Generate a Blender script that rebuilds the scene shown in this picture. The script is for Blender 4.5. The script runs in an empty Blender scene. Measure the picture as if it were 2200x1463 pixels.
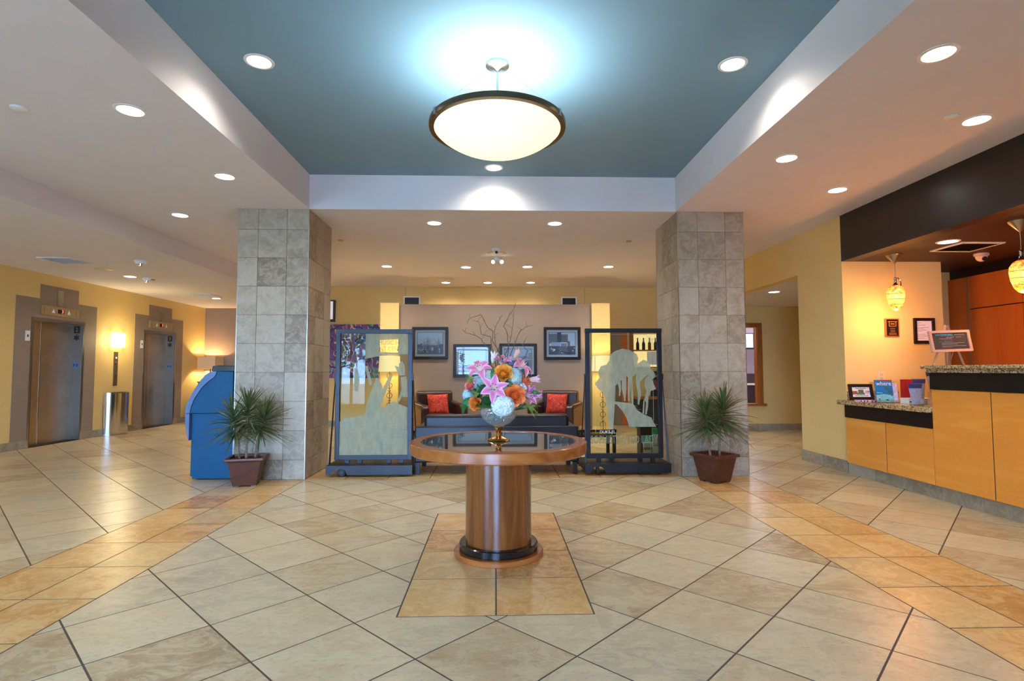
import bpy, bmesh, math, random
from mathutils import Vector, Matrix
PI = math.pi
sc = bpy.context.scene
COL = sc.collection
random.seed(7)

# ------------------------------------------------------------------ camera
FPX = 1175.3
cam_d = bpy.data.cameras.new('camera')
cam_d.sensor_fit = 'HORIZONTAL'; cam_d.sensor_width = 36.0
cam_d.lens = FPX * 36.0 / 2200.0
cam_d.clip_start = 0.05; cam_d.clip_end = 200
cam = bpy.data.objects.new('camera', cam_d); COL.objects.link(cam)
YAW, PITCH, ROLL = 0.03012889, 0.05493482, -0.00194164
_f = Vector((math.sin(YAW) * math.cos(PITCH), math.cos(YAW) * math.cos(PITCH), math.sin(PITCH)))
_r = Vector((math.cos(YAW), -math.sin(YAW), 0)); _u = _r.cross(_f)
_r2 = math.cos(ROLL) * _r + math.sin(ROLL) * _u; _u2 = -math.sin(ROLL) * _r + math.cos(ROLL) * _u
CAMZ = 1.2
cam.matrix_world = Matrix(((_r2.x, _u2.x, -_f.x, 0), (_r2.y, _u2.y, -_f.y, 0), (_r2.z, _u2.z, -_f.z, CAMZ), (0, 0, 0, 1)))
sc.camera = cam

# ------------------------------------------------------------------ sky, daylight, exposure
world = bpy.data.worlds.new('sky'); sc.world = world; world.use_nodes = True
wn = world.node_tree.nodes; wl = world.node_tree.links
wn['Background'].inputs['Color'].default_value = (0.31, 0.55, 1.0, 1)
wn['Background'].inputs['Strength'].default_value = 40.0
vs = sc.view_settings
vs.view_transform = 'Standard'; vs.look = 'None'; vs.exposure = 0.86; vs.gamma = 1.0; vs.use_curve_mapping = False
# the glazed shop front behind the camera: a light portal in its opening
WX0, WX1, WZ0, WZ1, WY = -7.2, 0.0, 0.15, 2.42, -3.5
pd = bpy.data.lights.new('window_portal', 'AREA'); pd.shape = 'RECTANGLE'
pd.size = WX1 - WX0; pd.size_y = WZ1 - WZ0; pd.cycles.is_portal = True
po = bpy.data.objects.new('window_portal', pd); COL.objects.link(po)
po.location = ((WX0 + WX1) / 2, WY - 0.02, (WZ0 + WZ1) / 2); po.rotation_euler = (PI / 2, 0, PI)   # faces +Y, into the room

SPOT_W = 24.0          # one recessed downlight
SPOT_C = (1.0, 0.93, 0.83)

# ------------------------------------------------------------------ helpers
def lin(c):
    c = c / 255.0
    return c / 12.92 if c <= 0.04045 else ((c + 0.055) / 1.055) ** 2.4
def rgb(r, g, b): return (lin(r), lin(g), lin(b), 1.0)

class MB:
    """collects shapes in world coordinates, becomes ONE mesh object"""
    def __init__(s): s.v = []; s.f = []; s.c = []
    def add(s, vs_, fs, col=None):
        n = len(s.v); s.v += [tuple(p) for p in vs_]; s.f += [tuple(i + n for i in f) for f in fs]
        s.c += [col] * len(fs); return s
    def box(s, x0, x1, y0, y1, z0, z1, col=None):
        if x0 > x1: x0, x1 = x1, x0
        if y0 > y1: y0, y1 = y1, y0
        if z0 > z1: z0, z1 = z1, z0
        v = [(x0, y0, z0), (x1, y0, z0), (x1, y1, z0), (x0, y1, z0), (x0, y0, z1), (x1, y0, z1), (x1, y1, z1), (x0, y1, z1)]
        return s.add(v, [(0, 3, 2, 1), (4, 5, 6, 7), (0, 1, 5, 4), (1, 2, 6, 5), (2, 3, 7, 6), (3, 0, 4, 7)], col)
    def obox(s, c, sz, m=None, col=None):
        """box centred at c, full size sz, rotated by 3x3 m"""
        hx, hy, hz = sz[0] / 2, sz[1] / 2, sz[2] / 2
        v = [Vector(p) for p in [(-hx, -hy, -hz), (hx, -hy, -hz), (hx, hy, -hz), (-hx, hy, -hz), (-hx, -hy, hz), (hx, -hy, hz), (hx, hy, hz), (-hx, hy, hz)]]
        if m is not None: v = [m @ p for p in v]
        v = [p + Vector(c) for p in v]
        return s.add(v, [(0, 3, 2, 1), (4, 5, 6, 7), (0, 1, 5, 4), (1, 2, 6, 5), (2, 3, 7, 6), (3, 0, 4, 7)], col)
    def prism(s, poly, fn, d0, d1, col=None):
        """poly: 2-D outline; fn(a, b, d) -> 3-D; extruded from d0 to d1"""
        n = len(poly)
        v = [fn(a, b, d0) for a, b in poly] + [fn(a, b, d1) for a, b in poly]
        f = [tuple(range(n - 1, -1, -1)), tuple(range(n, 2 * n))] + [(i, (i + 1) % n, n + (i + 1) % n, n + i) for i in range(n)]
        return s.add(v, f, col)
    def lathe(s, prof, c, n=32, cap0=True, cap1=True, col=None):
        """prof: list of (r, z) about the vertical through c"""
        v = []; f = []
        for r, z in prof:
            for k in range(n):
                a = 2 * PI * k / n
                v.append((c[0] + r * math.cos(a), c[1] + r * math.sin(a), c[2] + z))
        for i in range(len(prof) - 1):
            for k in range(n):
                k2 = (k + 1) % n
                f.append((i * n + k, i * n + k2, (i + 1) * n + k2, (i + 1) * n + k))
        if cap0: f.append(tuple(range(n - 1, -1, -1)))
        if cap1: f.append(tuple(range((len(prof) - 1) * n, len(prof) * n)))
        return s.add(v, f, col)
    def tube(s, pts, r, n=8, col=None, cap=True):
        pts = [Vector(p) for p in pts]; m = len(pts)
        rr = r if isinstance(r, (list, tuple)) else [r] * m
        v = []; f = []; prev = None
        for i, p in enumerate(pts):
            t = (pts[min(i + 1, m - 1)] - pts[max(i - 1, 0)]).normalized()
            if prev is None:
                a = Vector((0, 0, 1)) if abs(t.z) < 0.9 else Vector((1, 0, 0))
                nx = t.cross(a).normalized()
            else:
                nx = (prev - t * prev.dot(t)).normalized()
            prev = nx; ny = t.cross(nx)
            for k in range(n):
                a = 2 * PI * k / n
                v.append(p + (nx * math.cos(a) + ny * math.sin(a)) * rr[i])
        for i in range(m - 1):
            for k in range(n):
                k2 = (k + 1) % n
                f.append((i * n + k, i * n + k2, (i + 1) * n + k2, (i + 1) * n + k))
        if cap: f += [tuple(range(n - 1, -1, -1)), tuple(range((m - 1) * n, m * n))]
        return s.add(v, f, col)
    def sphere(s, c, r, n=12, m=8, sc_=(1, 1, 1), col=None):
        prof = [(math.sin(PI * i / m), -math.cos(PI * i / m)) for i in range(m + 1)]
        v = []; f = []
        for a, z in prof:
            for k in range(n):
                t = 2 * PI * k / n
                v.append((c[0] + r * sc_[0] * a * math.cos(t), c[1] + r * sc_[1] * a * math.sin(t), c[2] + r * sc_[2] * z))
        for i in range(m):
            for k in range(n):
                k2 = (k + 1) % n
                f.append((i * n + k, i * n + k2, (i + 1) * n + k2, (i + 1) * n + k))
        return s.add(v, f, col)
    def mesh(s, name, origin=(0, 0, 0), smooth=False):
        o = Vector(origin)
        me = bpy.data.meshes.new(name)
        me.from_pydata([(p[0] - o.x, p[1] - o.y, p[2] - o.z) for p in s.v], [], s.f)
        if any(c is not None for c in s.c):
            ca = me.color_attributes.new('tint', 'FLOAT_COLOR', 'CORNER')
            li = 0
            for fi, f in enumerate(s.f):
                c = s.c[fi] or (1, 1, 1, 1)
                for k in range(len(f)):
                    ca.data[li].color = c[k] if isinstance(c[0], (tuple, list)) else c
                    li += 1
        if smooth:
            me.polygons.foreach_set('use_smooth', [True] * len(me.polygons))
        me.update()
        return me
    def build(s, name, mat, parent=None, smooth=False, bevel=0, seg=2, angle=True):
        org = ORG.get(root(parent), Vector((0, 0, 0))) if parent else Vector((0, 0, 0))
        me = s.mesh(name, org, smooth or bevel > 0)
        if mat is not None: me.materials.append(mat)
        o = bpy.data.objects.new(name, me); COL.objects.link(o)
        if parent: o.parent = parent
        if bevel:
            b = o.modifiers.new('bevel', 'BEVEL'); b.width = bevel; b.segments = seg; b.limit_method = 'ANGLE'; b.angle_limit = math.radians(35)
            b.harden_normals = True
        elif smooth and angle:
            try: me.set_sharp_from_angle(angle=math.radians(40))
            except Exception: pass
        return o

ORG = {}
def root(o):
    while o.parent: o = o.parent
    return o
def tag(o, label, cat, group=None, kind=None):
    o['label'] = label; o['category'] = cat
    if group: o['group'] = group
    if kind: o['kind'] = kind
    return o
def thing(name, label, cat, loc=(0, 0, 0), rotz=0, group=None, local=False):
    """an Empty at the base of a thing; its parts are its children.  local=True: parts are given in its own frame"""
    o = bpy.data.objects.new(name, None); COL.objects.link(o); o.empty_display_size = 0.1
    o.location = loc; o.rotation_euler = (0, 0, rotz)
    ORG[o] = Vector((0, 0, 0)) if local else Vector(loc)
    return tag(o, label, cat, group)
def struct(o):
    o['kind'] = 'structure'; return o
def copy_tree(o, parent=None):
    c = o.copy(); COL.objects.link(c); c.parent = parent
    if parent is None: ORG[c] = ORG.get(o, Vector((0, 0, 0)))
    for ch in list(o.children): copy_tree(ch, c)
    return c
def part_copy(me, name, parent, loc, rotz=0, mat=None):
    o = bpy.data.objects.new(name, me); COL.objects.link(o); o.parent = parent
    o.location = Vector(loc) - ORG.get(root(parent), Vector((0, 0, 0))); o.rotation_euler = (0, 0, rotz)
    return o
def text_mesh(txt, size, align='CENTER', extrude=0.0008):
    cu = bpy.data.curves.new('lettering', 'FONT'); cu.body = txt; cu.size = size; cu.align_x = align; cu.align_y = 'CENTER'; cu.extrude = extrude
    cu.resolution_u = 3
    ob = bpy.data.objects.new('lettering', cu); COL.objects.link(ob)
    dg = bpy.context.evaluated_depsgraph_get()
    me = bpy.data.meshes.new_from_object(ob.evaluated_get(dg))
    bpy.data.objects.remove(ob); return me
def put_text(name, txt, size, mat, parent, m4, width=None, height=None, align='CENTER'):
    """m4: 4x4 placing the text's XY plane in world space"""
    me = text_mesh(txt, size, align)
    xs = [v.co.x for v in me.vertices]; ys = [v.co.y for v in me.vertices]
    sx = width / (max(xs) - min(xs)) if width else 1
    sy = height / (max(ys) - min(ys)) if height else (sx if width else 1)
    org = ORG.get(root(parent), Vector((0, 0, 0)))
    for v in me.vertices: v.co = m4 @ Vector((v.co.x * sx, v.co.y * sy, v.co.z)) - org
    me.materials.clear(); me.materials.append(mat)
    o = bpy.data.objects.new(name, me); COL.objects.link(o); o.parent = parent
    return o
def frameY(x, y, z):   # text on a surface that faces -Y
    return Matrix.Translation((x, y, z)) @ Matrix.Rotation(PI / 2, 4, 'X')
def frameX(x, y, z):   # text on a surface that faces +X (left wall)
    return Matrix.Translation((x, y, z)) @ Matrix.Rotation(PI / 2, 4, 'Z') @ Matrix.Rotation(PI / 2, 4, 'X')

# ------------------------------------------------------------------ materials
def newmat(name):
    m = bpy.data.materials.new(name); m.use_nodes = True
    nt = m.node_tree; b = nt.nodes['Principled BSDF']
    return m, nt, b
def setb(b, col=None, rough=None, metal=None, spec=None, **kw):
    if col is not None: b.inputs['Base Color'].default_value = col
    if rough is not None: b.inputs['Roughness'].default_value = rough
    if metal is not None: b.inputs['Metallic'].default_value = metal
    if spec is not None: b.inputs['Specular IOR Level'].default_value = spec
    for k, v in kw.items(): b.inputs[k.replace('_', ' ')].default_value = v
def ramp(nt, fac, stops):
    r = nt.nodes.new('ShaderNodeValToRGB'); e = r.color_ramp.elements
    while len(e) < len(stops): e.new(0.5)
    for i, (p, c) in enumerate(stops): e[i].position = p; e[i].color = c
    nt.links.new(fac, r.inputs['Fac']); return r.outputs['Color']
def noise(nt, vec, scale, detail=4, rough=0.55, dist=0.0):
    n = nt.nodes.new('ShaderNodeTexNoise'); n.inputs['Scale'].default_value = scale; n.inputs['Detail'].default_value = detail
    n.inputs['Roughness'].default_value = rough; n.inputs['Distortion'].default_value = dist
    if vec is not None: nt.links.new(vec, n.inputs['Vector'])
    return n.outputs['Fac']
def mapping(nt, src, scale=(1, 1, 1), rot=(0, 0, 0), loc=(0, 0, 0)):
    mp = nt.nodes.new('ShaderNodeMapping'); mp.inputs['Scale'].default_value = scale; mp.inputs['Rotation'].default_value = rot; mp.inputs['Location'].default_value = loc
    nt.links.new(src, mp.inputs['Vector']); return mp.outputs['Vector']
def mixc(nt, fac, a, b, mode='MIX'):
    m = nt.nodes.new('ShaderNodeMix'); m.data_type = 'RGBA'; m.blend_type = mode
    for sock, val in ((m.inputs[0], fac), (m.inputs[6], a), (m.inputs[7], b)):
        if hasattr(val, 'links'): nt.links.new(val, sock)
        else: sock.default_value = val
    return m.outputs[2]
def math_(nt, op, a, b=None):
    m = nt.nodes.new('ShaderNodeMath'); m.operation = op
    for i, val in enumerate((a, b)):
        if val is None: continue
        if hasattr(val, 'links'): nt.links.new(val, m.inputs[i])
        else: m.inputs[i].default_value = val
    return m.outputs[0]
def bump(nt, b, h, strength=0.2, dist=0.01):
    n = nt.nodes.new('ShaderNodeBump'); n.inputs['Strength'].default_value = strength; n.inputs['Distance'].default_value = dist
    nt.links.new(h, n.inputs['Height']); nt.links.new(n.outputs['Normal'], b.inputs['Normal'])
def objco(nt): return nt.nodes.new('ShaderNodeTexCoord').outputs['Object']
def posco(nt): return nt.nodes.new('ShaderNodeNewGeometry').outputs['Position']

def plain(name, col, rough=0.5, metal=0.0, var=0.04, nscale=6, spec=0.5, bmp=0.0, bscale=80, **kw):
    m, nt, b = newmat(name); setb(b, col, rough, metal, spec, **kw)
    p = posco(nt); n = noise(nt, p, nscale, 3)
    lo = tuple(c * (1 - var) for c in col[:3]) + (1,); hi = tuple(min(1, c * (1 + var)) for c in col[:3]) + (1,)
    nt.links.new(ramp(nt, n, [(0.3, lo), (0.7, hi)]), b.inputs['Base Color'])
    if bmp: bump(nt, b, noise(nt, p, bscale, 2), bmp, 0.002)
    return m
def emis(name, col, strength):
    m, nt, b = newmat(name); setb(b, (0.8, 0.8, 0.8, 1), 0.4)
    b.inputs['Emission Color'].default_value = col; b.inputs['Emission Strength'].default_value = strength
    return m
def tinted(name, rough=0.5, spec=0.4, metal=0.0, trans=0.0):
    m, nt, b = newmat(name); setb(b, None, rough, metal, spec)
    a = nt.nodes.new('ShaderNodeAttribute'); a.attribute_name = 'tint'
    nt.links.new(a.outputs['Color'], b.inputs['Base Color']); return m
def piece_random(nt):
    g = nt.nodes.new('ShaderNodeNewGeometry'); oi = nt.nodes.new('ShaderNodeObjectInfo')
    return math_(nt, 'FRACT', math_(nt, 'ADD', g.outputs['Random Per Island'], oi.outputs['Random'])), g.outputs['Position']
def stone(name, stops, rough=0.25, vein=None, scale=1.0, streak=(1, 1, 1), bmp=0.08, spec=0.45):
    """glazed stone-look tile: every piece has its own tone and its own patch of the cloudy pattern"""
    m, nt, b = newmat(name); setb(b, None, rough, 0, spec)
    rnd, pos = piece_random(nt)
    off = nt.nodes.new('ShaderNodeCombineXYZ')
    for i in range(3): nt.links.new(math_(nt, 'MULTIPLY', rnd, 37.0 + 11 * i), off.inputs[i])
    va = nt.nodes.new('ShaderNodeVectorMath'); va.operation = 'ADD'; nt.links.new(pos, va.inputs[0]); nt.links.new(off.outputs[0], va.inputs[1])
    vec = mapping(nt, va.outputs[0], streak)
    n1 = noise(nt, vec, 2.6 * scale, 7, 0.66, 1.2); n2 = noise(nt, vec, 7 * scale, 8, 0.72, 1.4); n3 = noise(nt, vec, 45 * scale, 3, 0.6)
    r2 = math_(nt, 'FRACT', math_(nt, 'MULTIPLY', rnd, 7.31))
    tone = math_(nt, 'ADD', math_(nt, 'MULTIPLY', n1, 0.75), math_(nt, 'MULTIPLY', r2, 0.52))
    tone = math_(nt, 'SUBTRACT', tone, 0.13)
    c = ramp(nt, tone, stops)
    c = mixc(nt, math_(nt, 'MULTIPLY', ramp(nt, n2, [(0.47, (0, 0, 0, 1)), (0.56, (1, 1, 1, 1))]), 0.5), c, vein[0])
    c = mixc(nt, math_(nt, 'MULTIPLY', ramp(nt, n3, [(0.54, (0, 0, 0, 1)), (0.70, (1, 1, 1, 1))]), 0.3), c, vein[1])
    nt.links.new(c, b.inputs['Base Color'])
    bump(nt, b, n2, bmp, 0.004)
    return m
def wood(name, c1, c2, c3, axis='Z', rough=0.3, scale=1.0, coat=0.0, figure=0.0, wood_spec=0.4):
    m, nt, b = newmat(name); setb(b, None, rough, 0, wood_spec); b.inputs['Coat Weight'].default_value = coat; b.inputs['Coat Roughness'].default_value = 0.12
    p = posco(nt)
    st = {'Z': (9, 9, 0.7), 'X': (0.7, 9, 9), 'Y': (9, 0.7, 9)}[axis]
    rnd, _ = piece_random(nt)
    off = nt.nodes.new('ShaderNodeCombineXYZ')
    for i in range(3): nt.links.new(math_(nt, 'MULTIPLY', rnd, 9.0 + 5 * i), off.inputs[i])
    va = nt.nodes.new('ShaderNodeVectorMath'); va.operation = 'ADD'; nt.links.new(p, va.inputs[0]); nt.links.new(off.outputs[0], va.inputs[1])
    v = mapping(nt, va.outputs[0], tuple(k * scale for k in st))
    n1 = noise(nt, v, 1.2, 5, 0.6, 1.2); n2 = noise(nt, v, 7, 4, 0.65, 0.3)
    c = ramp(nt, n1, [(0.28, c1), (0.5, c2), (0.72, c3)])
    c = mixc(nt, math_(nt, 'MULTIPLY', n2, 0.45), c, tuple(k * 0.62 for k in c1[:3]) + (1,), 'MULTIPLY') if figure == 0 else c
    if figure:
        w = mapping(nt, va.outputs[0], (6, 6, 16), (0.5, 0.4, 0))
        n4 = noise(nt, w, 3.2, 4, 0.6, 1.8)
        c = mixc(nt, math_(nt, 'MULTIPLY', n4, figure), c, c3)
    nt.links.new(c, b.inputs['Base Color']); return m

M = {}
M['floor_tile'] = stone('floor_tile', [(0.18, rgb(150, 122, 86)), (0.40, rgb(188, 164, 125)), (0.60, rgb(204, 185, 147)), (0.74, rgb(191, 175, 142)), (0.9, rgb(168, 155, 128))], 0.3, (rgb(214, 198, 160), rgb(138, 106, 72)), 1.0, (0.8, 1.2, 1))
M['band_tile'] = stone('band_tile', [(0.15, rgb(156, 108, 56)), (0.4, rgb(198, 146, 82)), (0.6, rgb(214, 174, 112)), (0.75, rgb(188, 158, 108)), (0.95, rgb(156, 138, 102))], 0.3, (rgb(228, 198, 142), rgb(150, 96, 52)), 1.1, (1, 1, 1))
M['wall_tile'] = stone('wall_tile', [(0.2, rgb(126, 108, 86)), (0.45, rgb(158, 141, 117)), (0.65, rgb(178, 162, 138)), (0.85, rgb(150, 130, 103))], 0.42, (rgb(186, 168, 140), rgb(130, 110, 82)), 1.5, (1, 1, 1), 0.05, 0.35)
M['base_tile'] = stone('base_tile', [(0.2, rgb(132, 118, 94)), (0.5, rgb(158, 144, 116)), (0.8, rgb(174, 160, 132))], 0.45, (rgb(180, 168, 140), rgb(126, 108, 82)), 1.5)
M['grout'] = plain('grout', rgb(88, 72, 62), 0.85, var=0.1, nscale=30)
M['ceiling'] = plain('ceiling_paint', rgb(228, 220, 218), 0.9, var=0.015, nscale=3, spec=0.2)
M['coffer'] = plain('coffer_paint', rgb(130, 160, 175), 0.75, var=0.02, nscale=2, spec=0.25)
M['yellow'] = plain('yellow_paint', rgb(232, 198, 124), 0.62, var=0.02, nscale=3, spec=0.35, bmp=0.02)
M['taupe'] = plain('taupe_paint', rgb(148, 129, 110), 0.65, var=0.02, nscale=3, spec=0.3)
M['black_paint'] = plain('black_fascia_paint', rgb(34, 28, 27), 0.34, var=0.05, spec=0.5)
M['brown_ceiling'] = plain('alcove_ceiling_paint', rgb(52, 34, 30), 0.5, var=0.04)
M['steel'] = plain('brushed_steel', rgb(176, 170, 160), 0.28, 1.0, var=0.06, nscale=5)
M['door_steel'] = plain('door_steel', rgb(196, 174, 142), 0.42, 1.0, var=0.08, nscale=4)
M['jamb_steel'] = plain('jamb_steel', rgb(128, 126, 128), 0.36, 1.0, var=0.06)
M['chrome'] = plain('chrome', rgb(215, 215, 215), 0.12, 1.0, var=0.02)
M['dark_metal'] = plain('dark_steel', rgb(52, 51, 54), 0.38, 0.8, var=0.1)
M['black'] = plain('black_plastic', rgb(20, 20, 22), 0.4, var=0.05)
M['rubber'] = plain('rubber', rgb(26, 26, 28), 0.7)
M['white'] = plain('white_plastic', rgb(232, 230, 226), 0.4, var=0.01)
M['lens'] = emis('downlight_lens', (1.0, 0.97, 0.92, 1), 9.0)
M['walnut'] = wood('table_walnut', rgb(88, 42, 14), rgb(132, 70, 27), rgb(162, 94, 42), 'Z', 0.22, 1.0, 0.5)
M['cherry'] = wood('table_cherry', rgb(144, 74, 28), rgb(176, 98, 40), rgb(194, 116, 52), 'X', 0.25, 0.7, 0.4)
M['maple'] = wood('desk_maple', rgb(222, 126, 32), rgb(228, 134, 38), rgb(244, 172, 76), 'Y', 0.38, 0.4, 0.15, 0.85)
M['cherry_wall'] = wood('wall_veneer', rgb(196, 92, 30), rgb(210, 106, 38), rgb(222, 124, 50), 'Z', 0.4, 0.35, 0.1, 0.25)
M['oak_trim'] = wood('oak_trim', rgb(150, 86, 38), rgb(176, 104, 48), rgb(190, 120, 60), 'Z', 0.4, 1.2)
M['leather'] = plain('brown_leather', rgb(58, 34, 28), 0.32, var=0.18, nscale=9, spec=0.55, bmp=0.12, bscale=140)
M['leather_dark'] = plain('dark_leather', rgb(26, 18, 20), 0.34, var=0.15, nscale=7, spec=0.3, bmp=0.1, bscale=140)
M['tan_hide'] = plain('chair_side_hide', rgb(140, 104, 66), 0.5, var=0.08)
M['dark_wood'] = plain('dark_wood', rgb(28, 22, 21), 0.35, var=0.2, nscale=14, spec=.25)
M['mat_board'] = plain('mat_board', rgb(242, 240, 230), 0.8, var=0.01)
M['print'] = tinted('printed_paper', 0.35)
M['petal'] = tinted('petals', 0.5, 0.3)
M['leafy'] = tinted('leaves', 0.42, 0.45)
M['kiosk_blue'] = plain('kiosk_blue', rgb(0, 74, 112), 0.45, var=0.06, bmp=0.05, bscale=200, spec=.25)
M['kiosk_grey'] = plain('kiosk_grey_blue', rgb(84, 104, 138), 0.35, 0.2, var=0.03)
M['pot'] = plain('bronze_pot', rgb(92, 54, 38), 0.4, 0.4, var=0.25, nscale=12)
M['mulch'] = plain('red_mulch', rgb(120, 48, 30), 0.9, var=0.5, nscale=120, bmp=0.8, bscale=90)
M['twig'] = plain('twig_bark', rgb(96, 74, 54), 0.8, var=0.2, nscale=30)
M['gold'] = plain('gold_lustre', rgb(214, 164, 92), 0.16, 1.0, var=0.08)
M['shade'] = None

def glassmat(name, tint, refl=1.0, rough=0.0, ior=1.5):
    m, nt, b = newmat(name); nt.nodes.remove(b)
    out = nt.nodes['Material Output']
    t = nt.nodes.new('ShaderNodeBsdfTransparent'); t.inputs['Color'].default_value = tint
    g = nt.nodes.new('ShaderNodeBsdfGlossy'); g.inputs['Roughness'].default_value = rough; g.inputs['Color'].default_value = (refl, refl, refl, 1)
    fr = nt.nodes.new('ShaderNodeFresnel'); fr.inputs['IOR'].default_value = ior
    mx = nt.nodes.new('ShaderNodeMixShader')
    nt.links.new(fr.outputs[0], mx.inputs[0]); nt.links.new(t.outputs[0], mx.inputs[1]); nt.links.new(g.outputs[0], mx.inputs[2])
    nt.links.new(mx.outputs[0], out.inputs['Surface']); return m
M['pane'] = glassmat('tinted_pane', (0.90, 0.95, 0.89, 1), 0.4, 0.0, 1.35)
M['clear'] = glassmat('clear_glass', (0.96, 0.97, 0.97, 1), 0.35, 0.0, 1.35)
M['crystal'] = glassmat('crystal', (0.93, 0.95, 0.94, 1), 1.0, 0.04, 1.5)
def crystalmat():
    m, nt, b = newmat('cut_crystal'); nt.nodes.remove(b); out = nt.nodes['Material Output']
    t = nt.nodes.new('ShaderNodeBsdfTransparent'); t.inputs['Color'].default_value = (.93, .95, .94, 1)
    d = nt.nodes.new('ShaderNodeBsdfTranslucent'); d.inputs['Color'].default_value = (.8, .82, .8, 1)
    e = nt.nodes.new('ShaderNodeBsdfDiffuse'); e.inputs['Color'].default_value = (.75, .77, .75, 1)
    g = nt.nodes.new('ShaderNodeBsdfGlossy'); g.inputs['Roughness'].default_value = .06
    v = nt.nodes.new('ShaderNodeTexVoronoi'); v.inputs['Scale'].default_value = 55; nt.links.new(posco(nt), v.inputs['Vector'])
    bp = nt.nodes.new('ShaderNodeBump'); bp.inputs['Strength'].default_value = .8; bp.inputs['Distance'].default_value = .01; nt.links.new(v.outputs['Distance'], bp.inputs['Height']); nt.links.new(bp.outputs[0], g.inputs['Normal'])
    def mx(f, a, b_):
        m_ = nt.nodes.new('ShaderNodeMixShader'); m_.inputs[0].default_value = f; nt.links.new(a.outputs[0], m_.inputs[1]); nt.links.new(b_.outputs[0], m_.inputs[2]); return m_
    o = mx(.16, mx(.22, t, mx(.5, d, e)), g); nt.links.new(o.outputs[0], out.inputs['Surface']); return m
M['crystal'] = crystalmat()
M['acrylic'] = glassmat('acrylic', (0.90, 0.94, 0.95, 1))
def frostmat():
    m, nt, b = newmat('etched_glass'); nt.nodes.remove(b); out = nt.nodes['Material Output']
    d = nt.nodes.new('ShaderNodeBsdfDiffuse'); d.inputs['Color'].default_value = rgb(196, 202, 176)
    tl = nt.nodes.new('ShaderNodeBsdfTranslucent'); tl.inputs['Color'].default_value = rgb(206, 210, 184)
    t = nt.nodes.new('ShaderNodeBsdfTransparent'); t.inputs['Color'].default_value = rgb(225, 230, 210)
    a = nt.nodes.new('ShaderNodeMixShader'); a.inputs[0].default_value = 0.55
    nt.links.new(d.outputs[0], a.inputs[1]); nt.links.new(tl.outputs[0], a.inputs[2])
    c = nt.nodes.new('ShaderNodeMixShader')
    p = posco(nt); n = noise(nt, mapping(nt, p, (9, 1, 3)), 3, 3)
    nt.links.new(ramp(nt, n, [(0.35, (0.10, 0.10, 0.10, 1)), (0.7, (0.30, 0.30, 0.30, 1))]), c.inputs[0])
    nt.links.new(a.outputs[0], c.inputs[1]); nt.links.new(t.outputs[0], c.inputs[2])
    nt.links.new(c.outputs[0], out.inputs['Surface']); return m
M['frost'] = frostmat()
def granitemat():
    m, nt, b = newmat('granite'); setb(b, None, 0.16, 0, 0.5)
    p = posco(nt)
    v = nt.nodes.new('ShaderNodeTexVoronoi'); v.inputs['Scale'].default_value = 95; nt.links.new(p, v.inputs['Vector'])
    n1 = noise(nt, p, 60, 5, 0.7)
    c = ramp(nt, v.outputs['Color'], [(0.15, rgb(92, 66, 44)), (0.35, rgb(160, 128, 82)), (0.6, rgb(190, 164, 112)), (0.85, rgb(212, 192, 146))])
    c = mixc(nt, ramp(nt, n1, [(0.55, (0, 0, 0, 1)), (0.64, (1, 1, 1, 1))]), c, rgb(64, 48, 36))
    nt.links.new(c, b.inputs['Base Color']); return m
M['granite'] = granitemat()
def paintingmat():
    m, nt, b = newmat('abstract_canvas'); setb(b, None, 0.45)
    p = posco(nt)
    n0 = noise(nt, p, 2.2, 2, 0.5, 1.5)
    c = ramp(nt, n0, [(0.30, rgb(40, 90, 160)), (0.42, rgb(118, 40, 110)), (0.50, rgb(96, 34, 108)), (0.56, rgb(150, 60, 140)), (0.62, rgb(30, 130, 130)), (0.7, rgb(196, 160, 60))])
    w = nt.nodes.new('ShaderNodeTexWave'); w.wave_type = 'BANDS'; w.inputs['Scale'].default_value = 2.3; w.inputs['Distortion'].default_value = 14; w.inputs['Detail'].default_value = 2; w.inputs['Detail Scale'].default_value = 1.2
    nt.links.new(p, w.inputs['Vector'])
    c = mixc(nt, ramp(nt, w.outputs['Fac'], [(0.965, (0, 0, 0, 1)), (0.985, (1, 1, 1, 1))]), c, rgb(214, 200, 120))
    w2 = nt.nodes.new('ShaderNodeTexWave'); w2.wave_type = 'RINGS'; w2.inputs['Scale'].default_value = 1.6; w2.inputs['Distortion'].default_value = 18; w2.inputs['Detail Scale'].default_value = 0.9
    nt.links.new(mapping(nt, p, (1, 1, 1), (0, 0, 0), (3, 1, 2)), w2.inputs['Vector'])
    c = mixc(nt, ramp(nt, w2.outputs['Fac'], [(0.93, (0, 0, 0, 1)), (0.96, (1, 1, 1, 1))]), c, rgb(22, 22, 60))
    nt.links.new(c, b.inputs['Base Color']); return m
M['painting'] = paintingmat()
def cushionmat():
    m, nt, b = newmat('red_cushion_fabric'); setb(b, None, 0.8)
    p = posco(nt); n = noise(nt, p, 16, 3, 0.6, 2.0)
    nt.links.new(ramp(nt, n, [(0.3, rgb(120, 22, 24)), (0.45, rgb(196, 44, 36)), (0.58, rgb(214, 74, 40)), (0.72, rgb(226, 130, 60))]), b.inputs['Base Color']); return m
M['cushion'] = cushionmat()
def shademat(name, col, e):
    m, nt, b = newmat(name); setb(b, col, 0.8); b.inputs['Emission Color'].default_value = col; b.inputs['Emission Strength'].default_value = e
    return m
M['bowl'] = shademat('alabaster_bowl', (1.0, 0.84, 0.58, 1), 0.62)
M['lampshade'] = shademat('lamp_shade_fabric', (1.0, 0.80, 0.42, 1), 0.3)
M['box_shade'] = shademat('box_shade_fabric', rgb(196, 160, 118), 0.12)
M['sconce'] = shademat('sconce_glass', (1.0, 0.88, 0.55, 1), 5.0)
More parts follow.
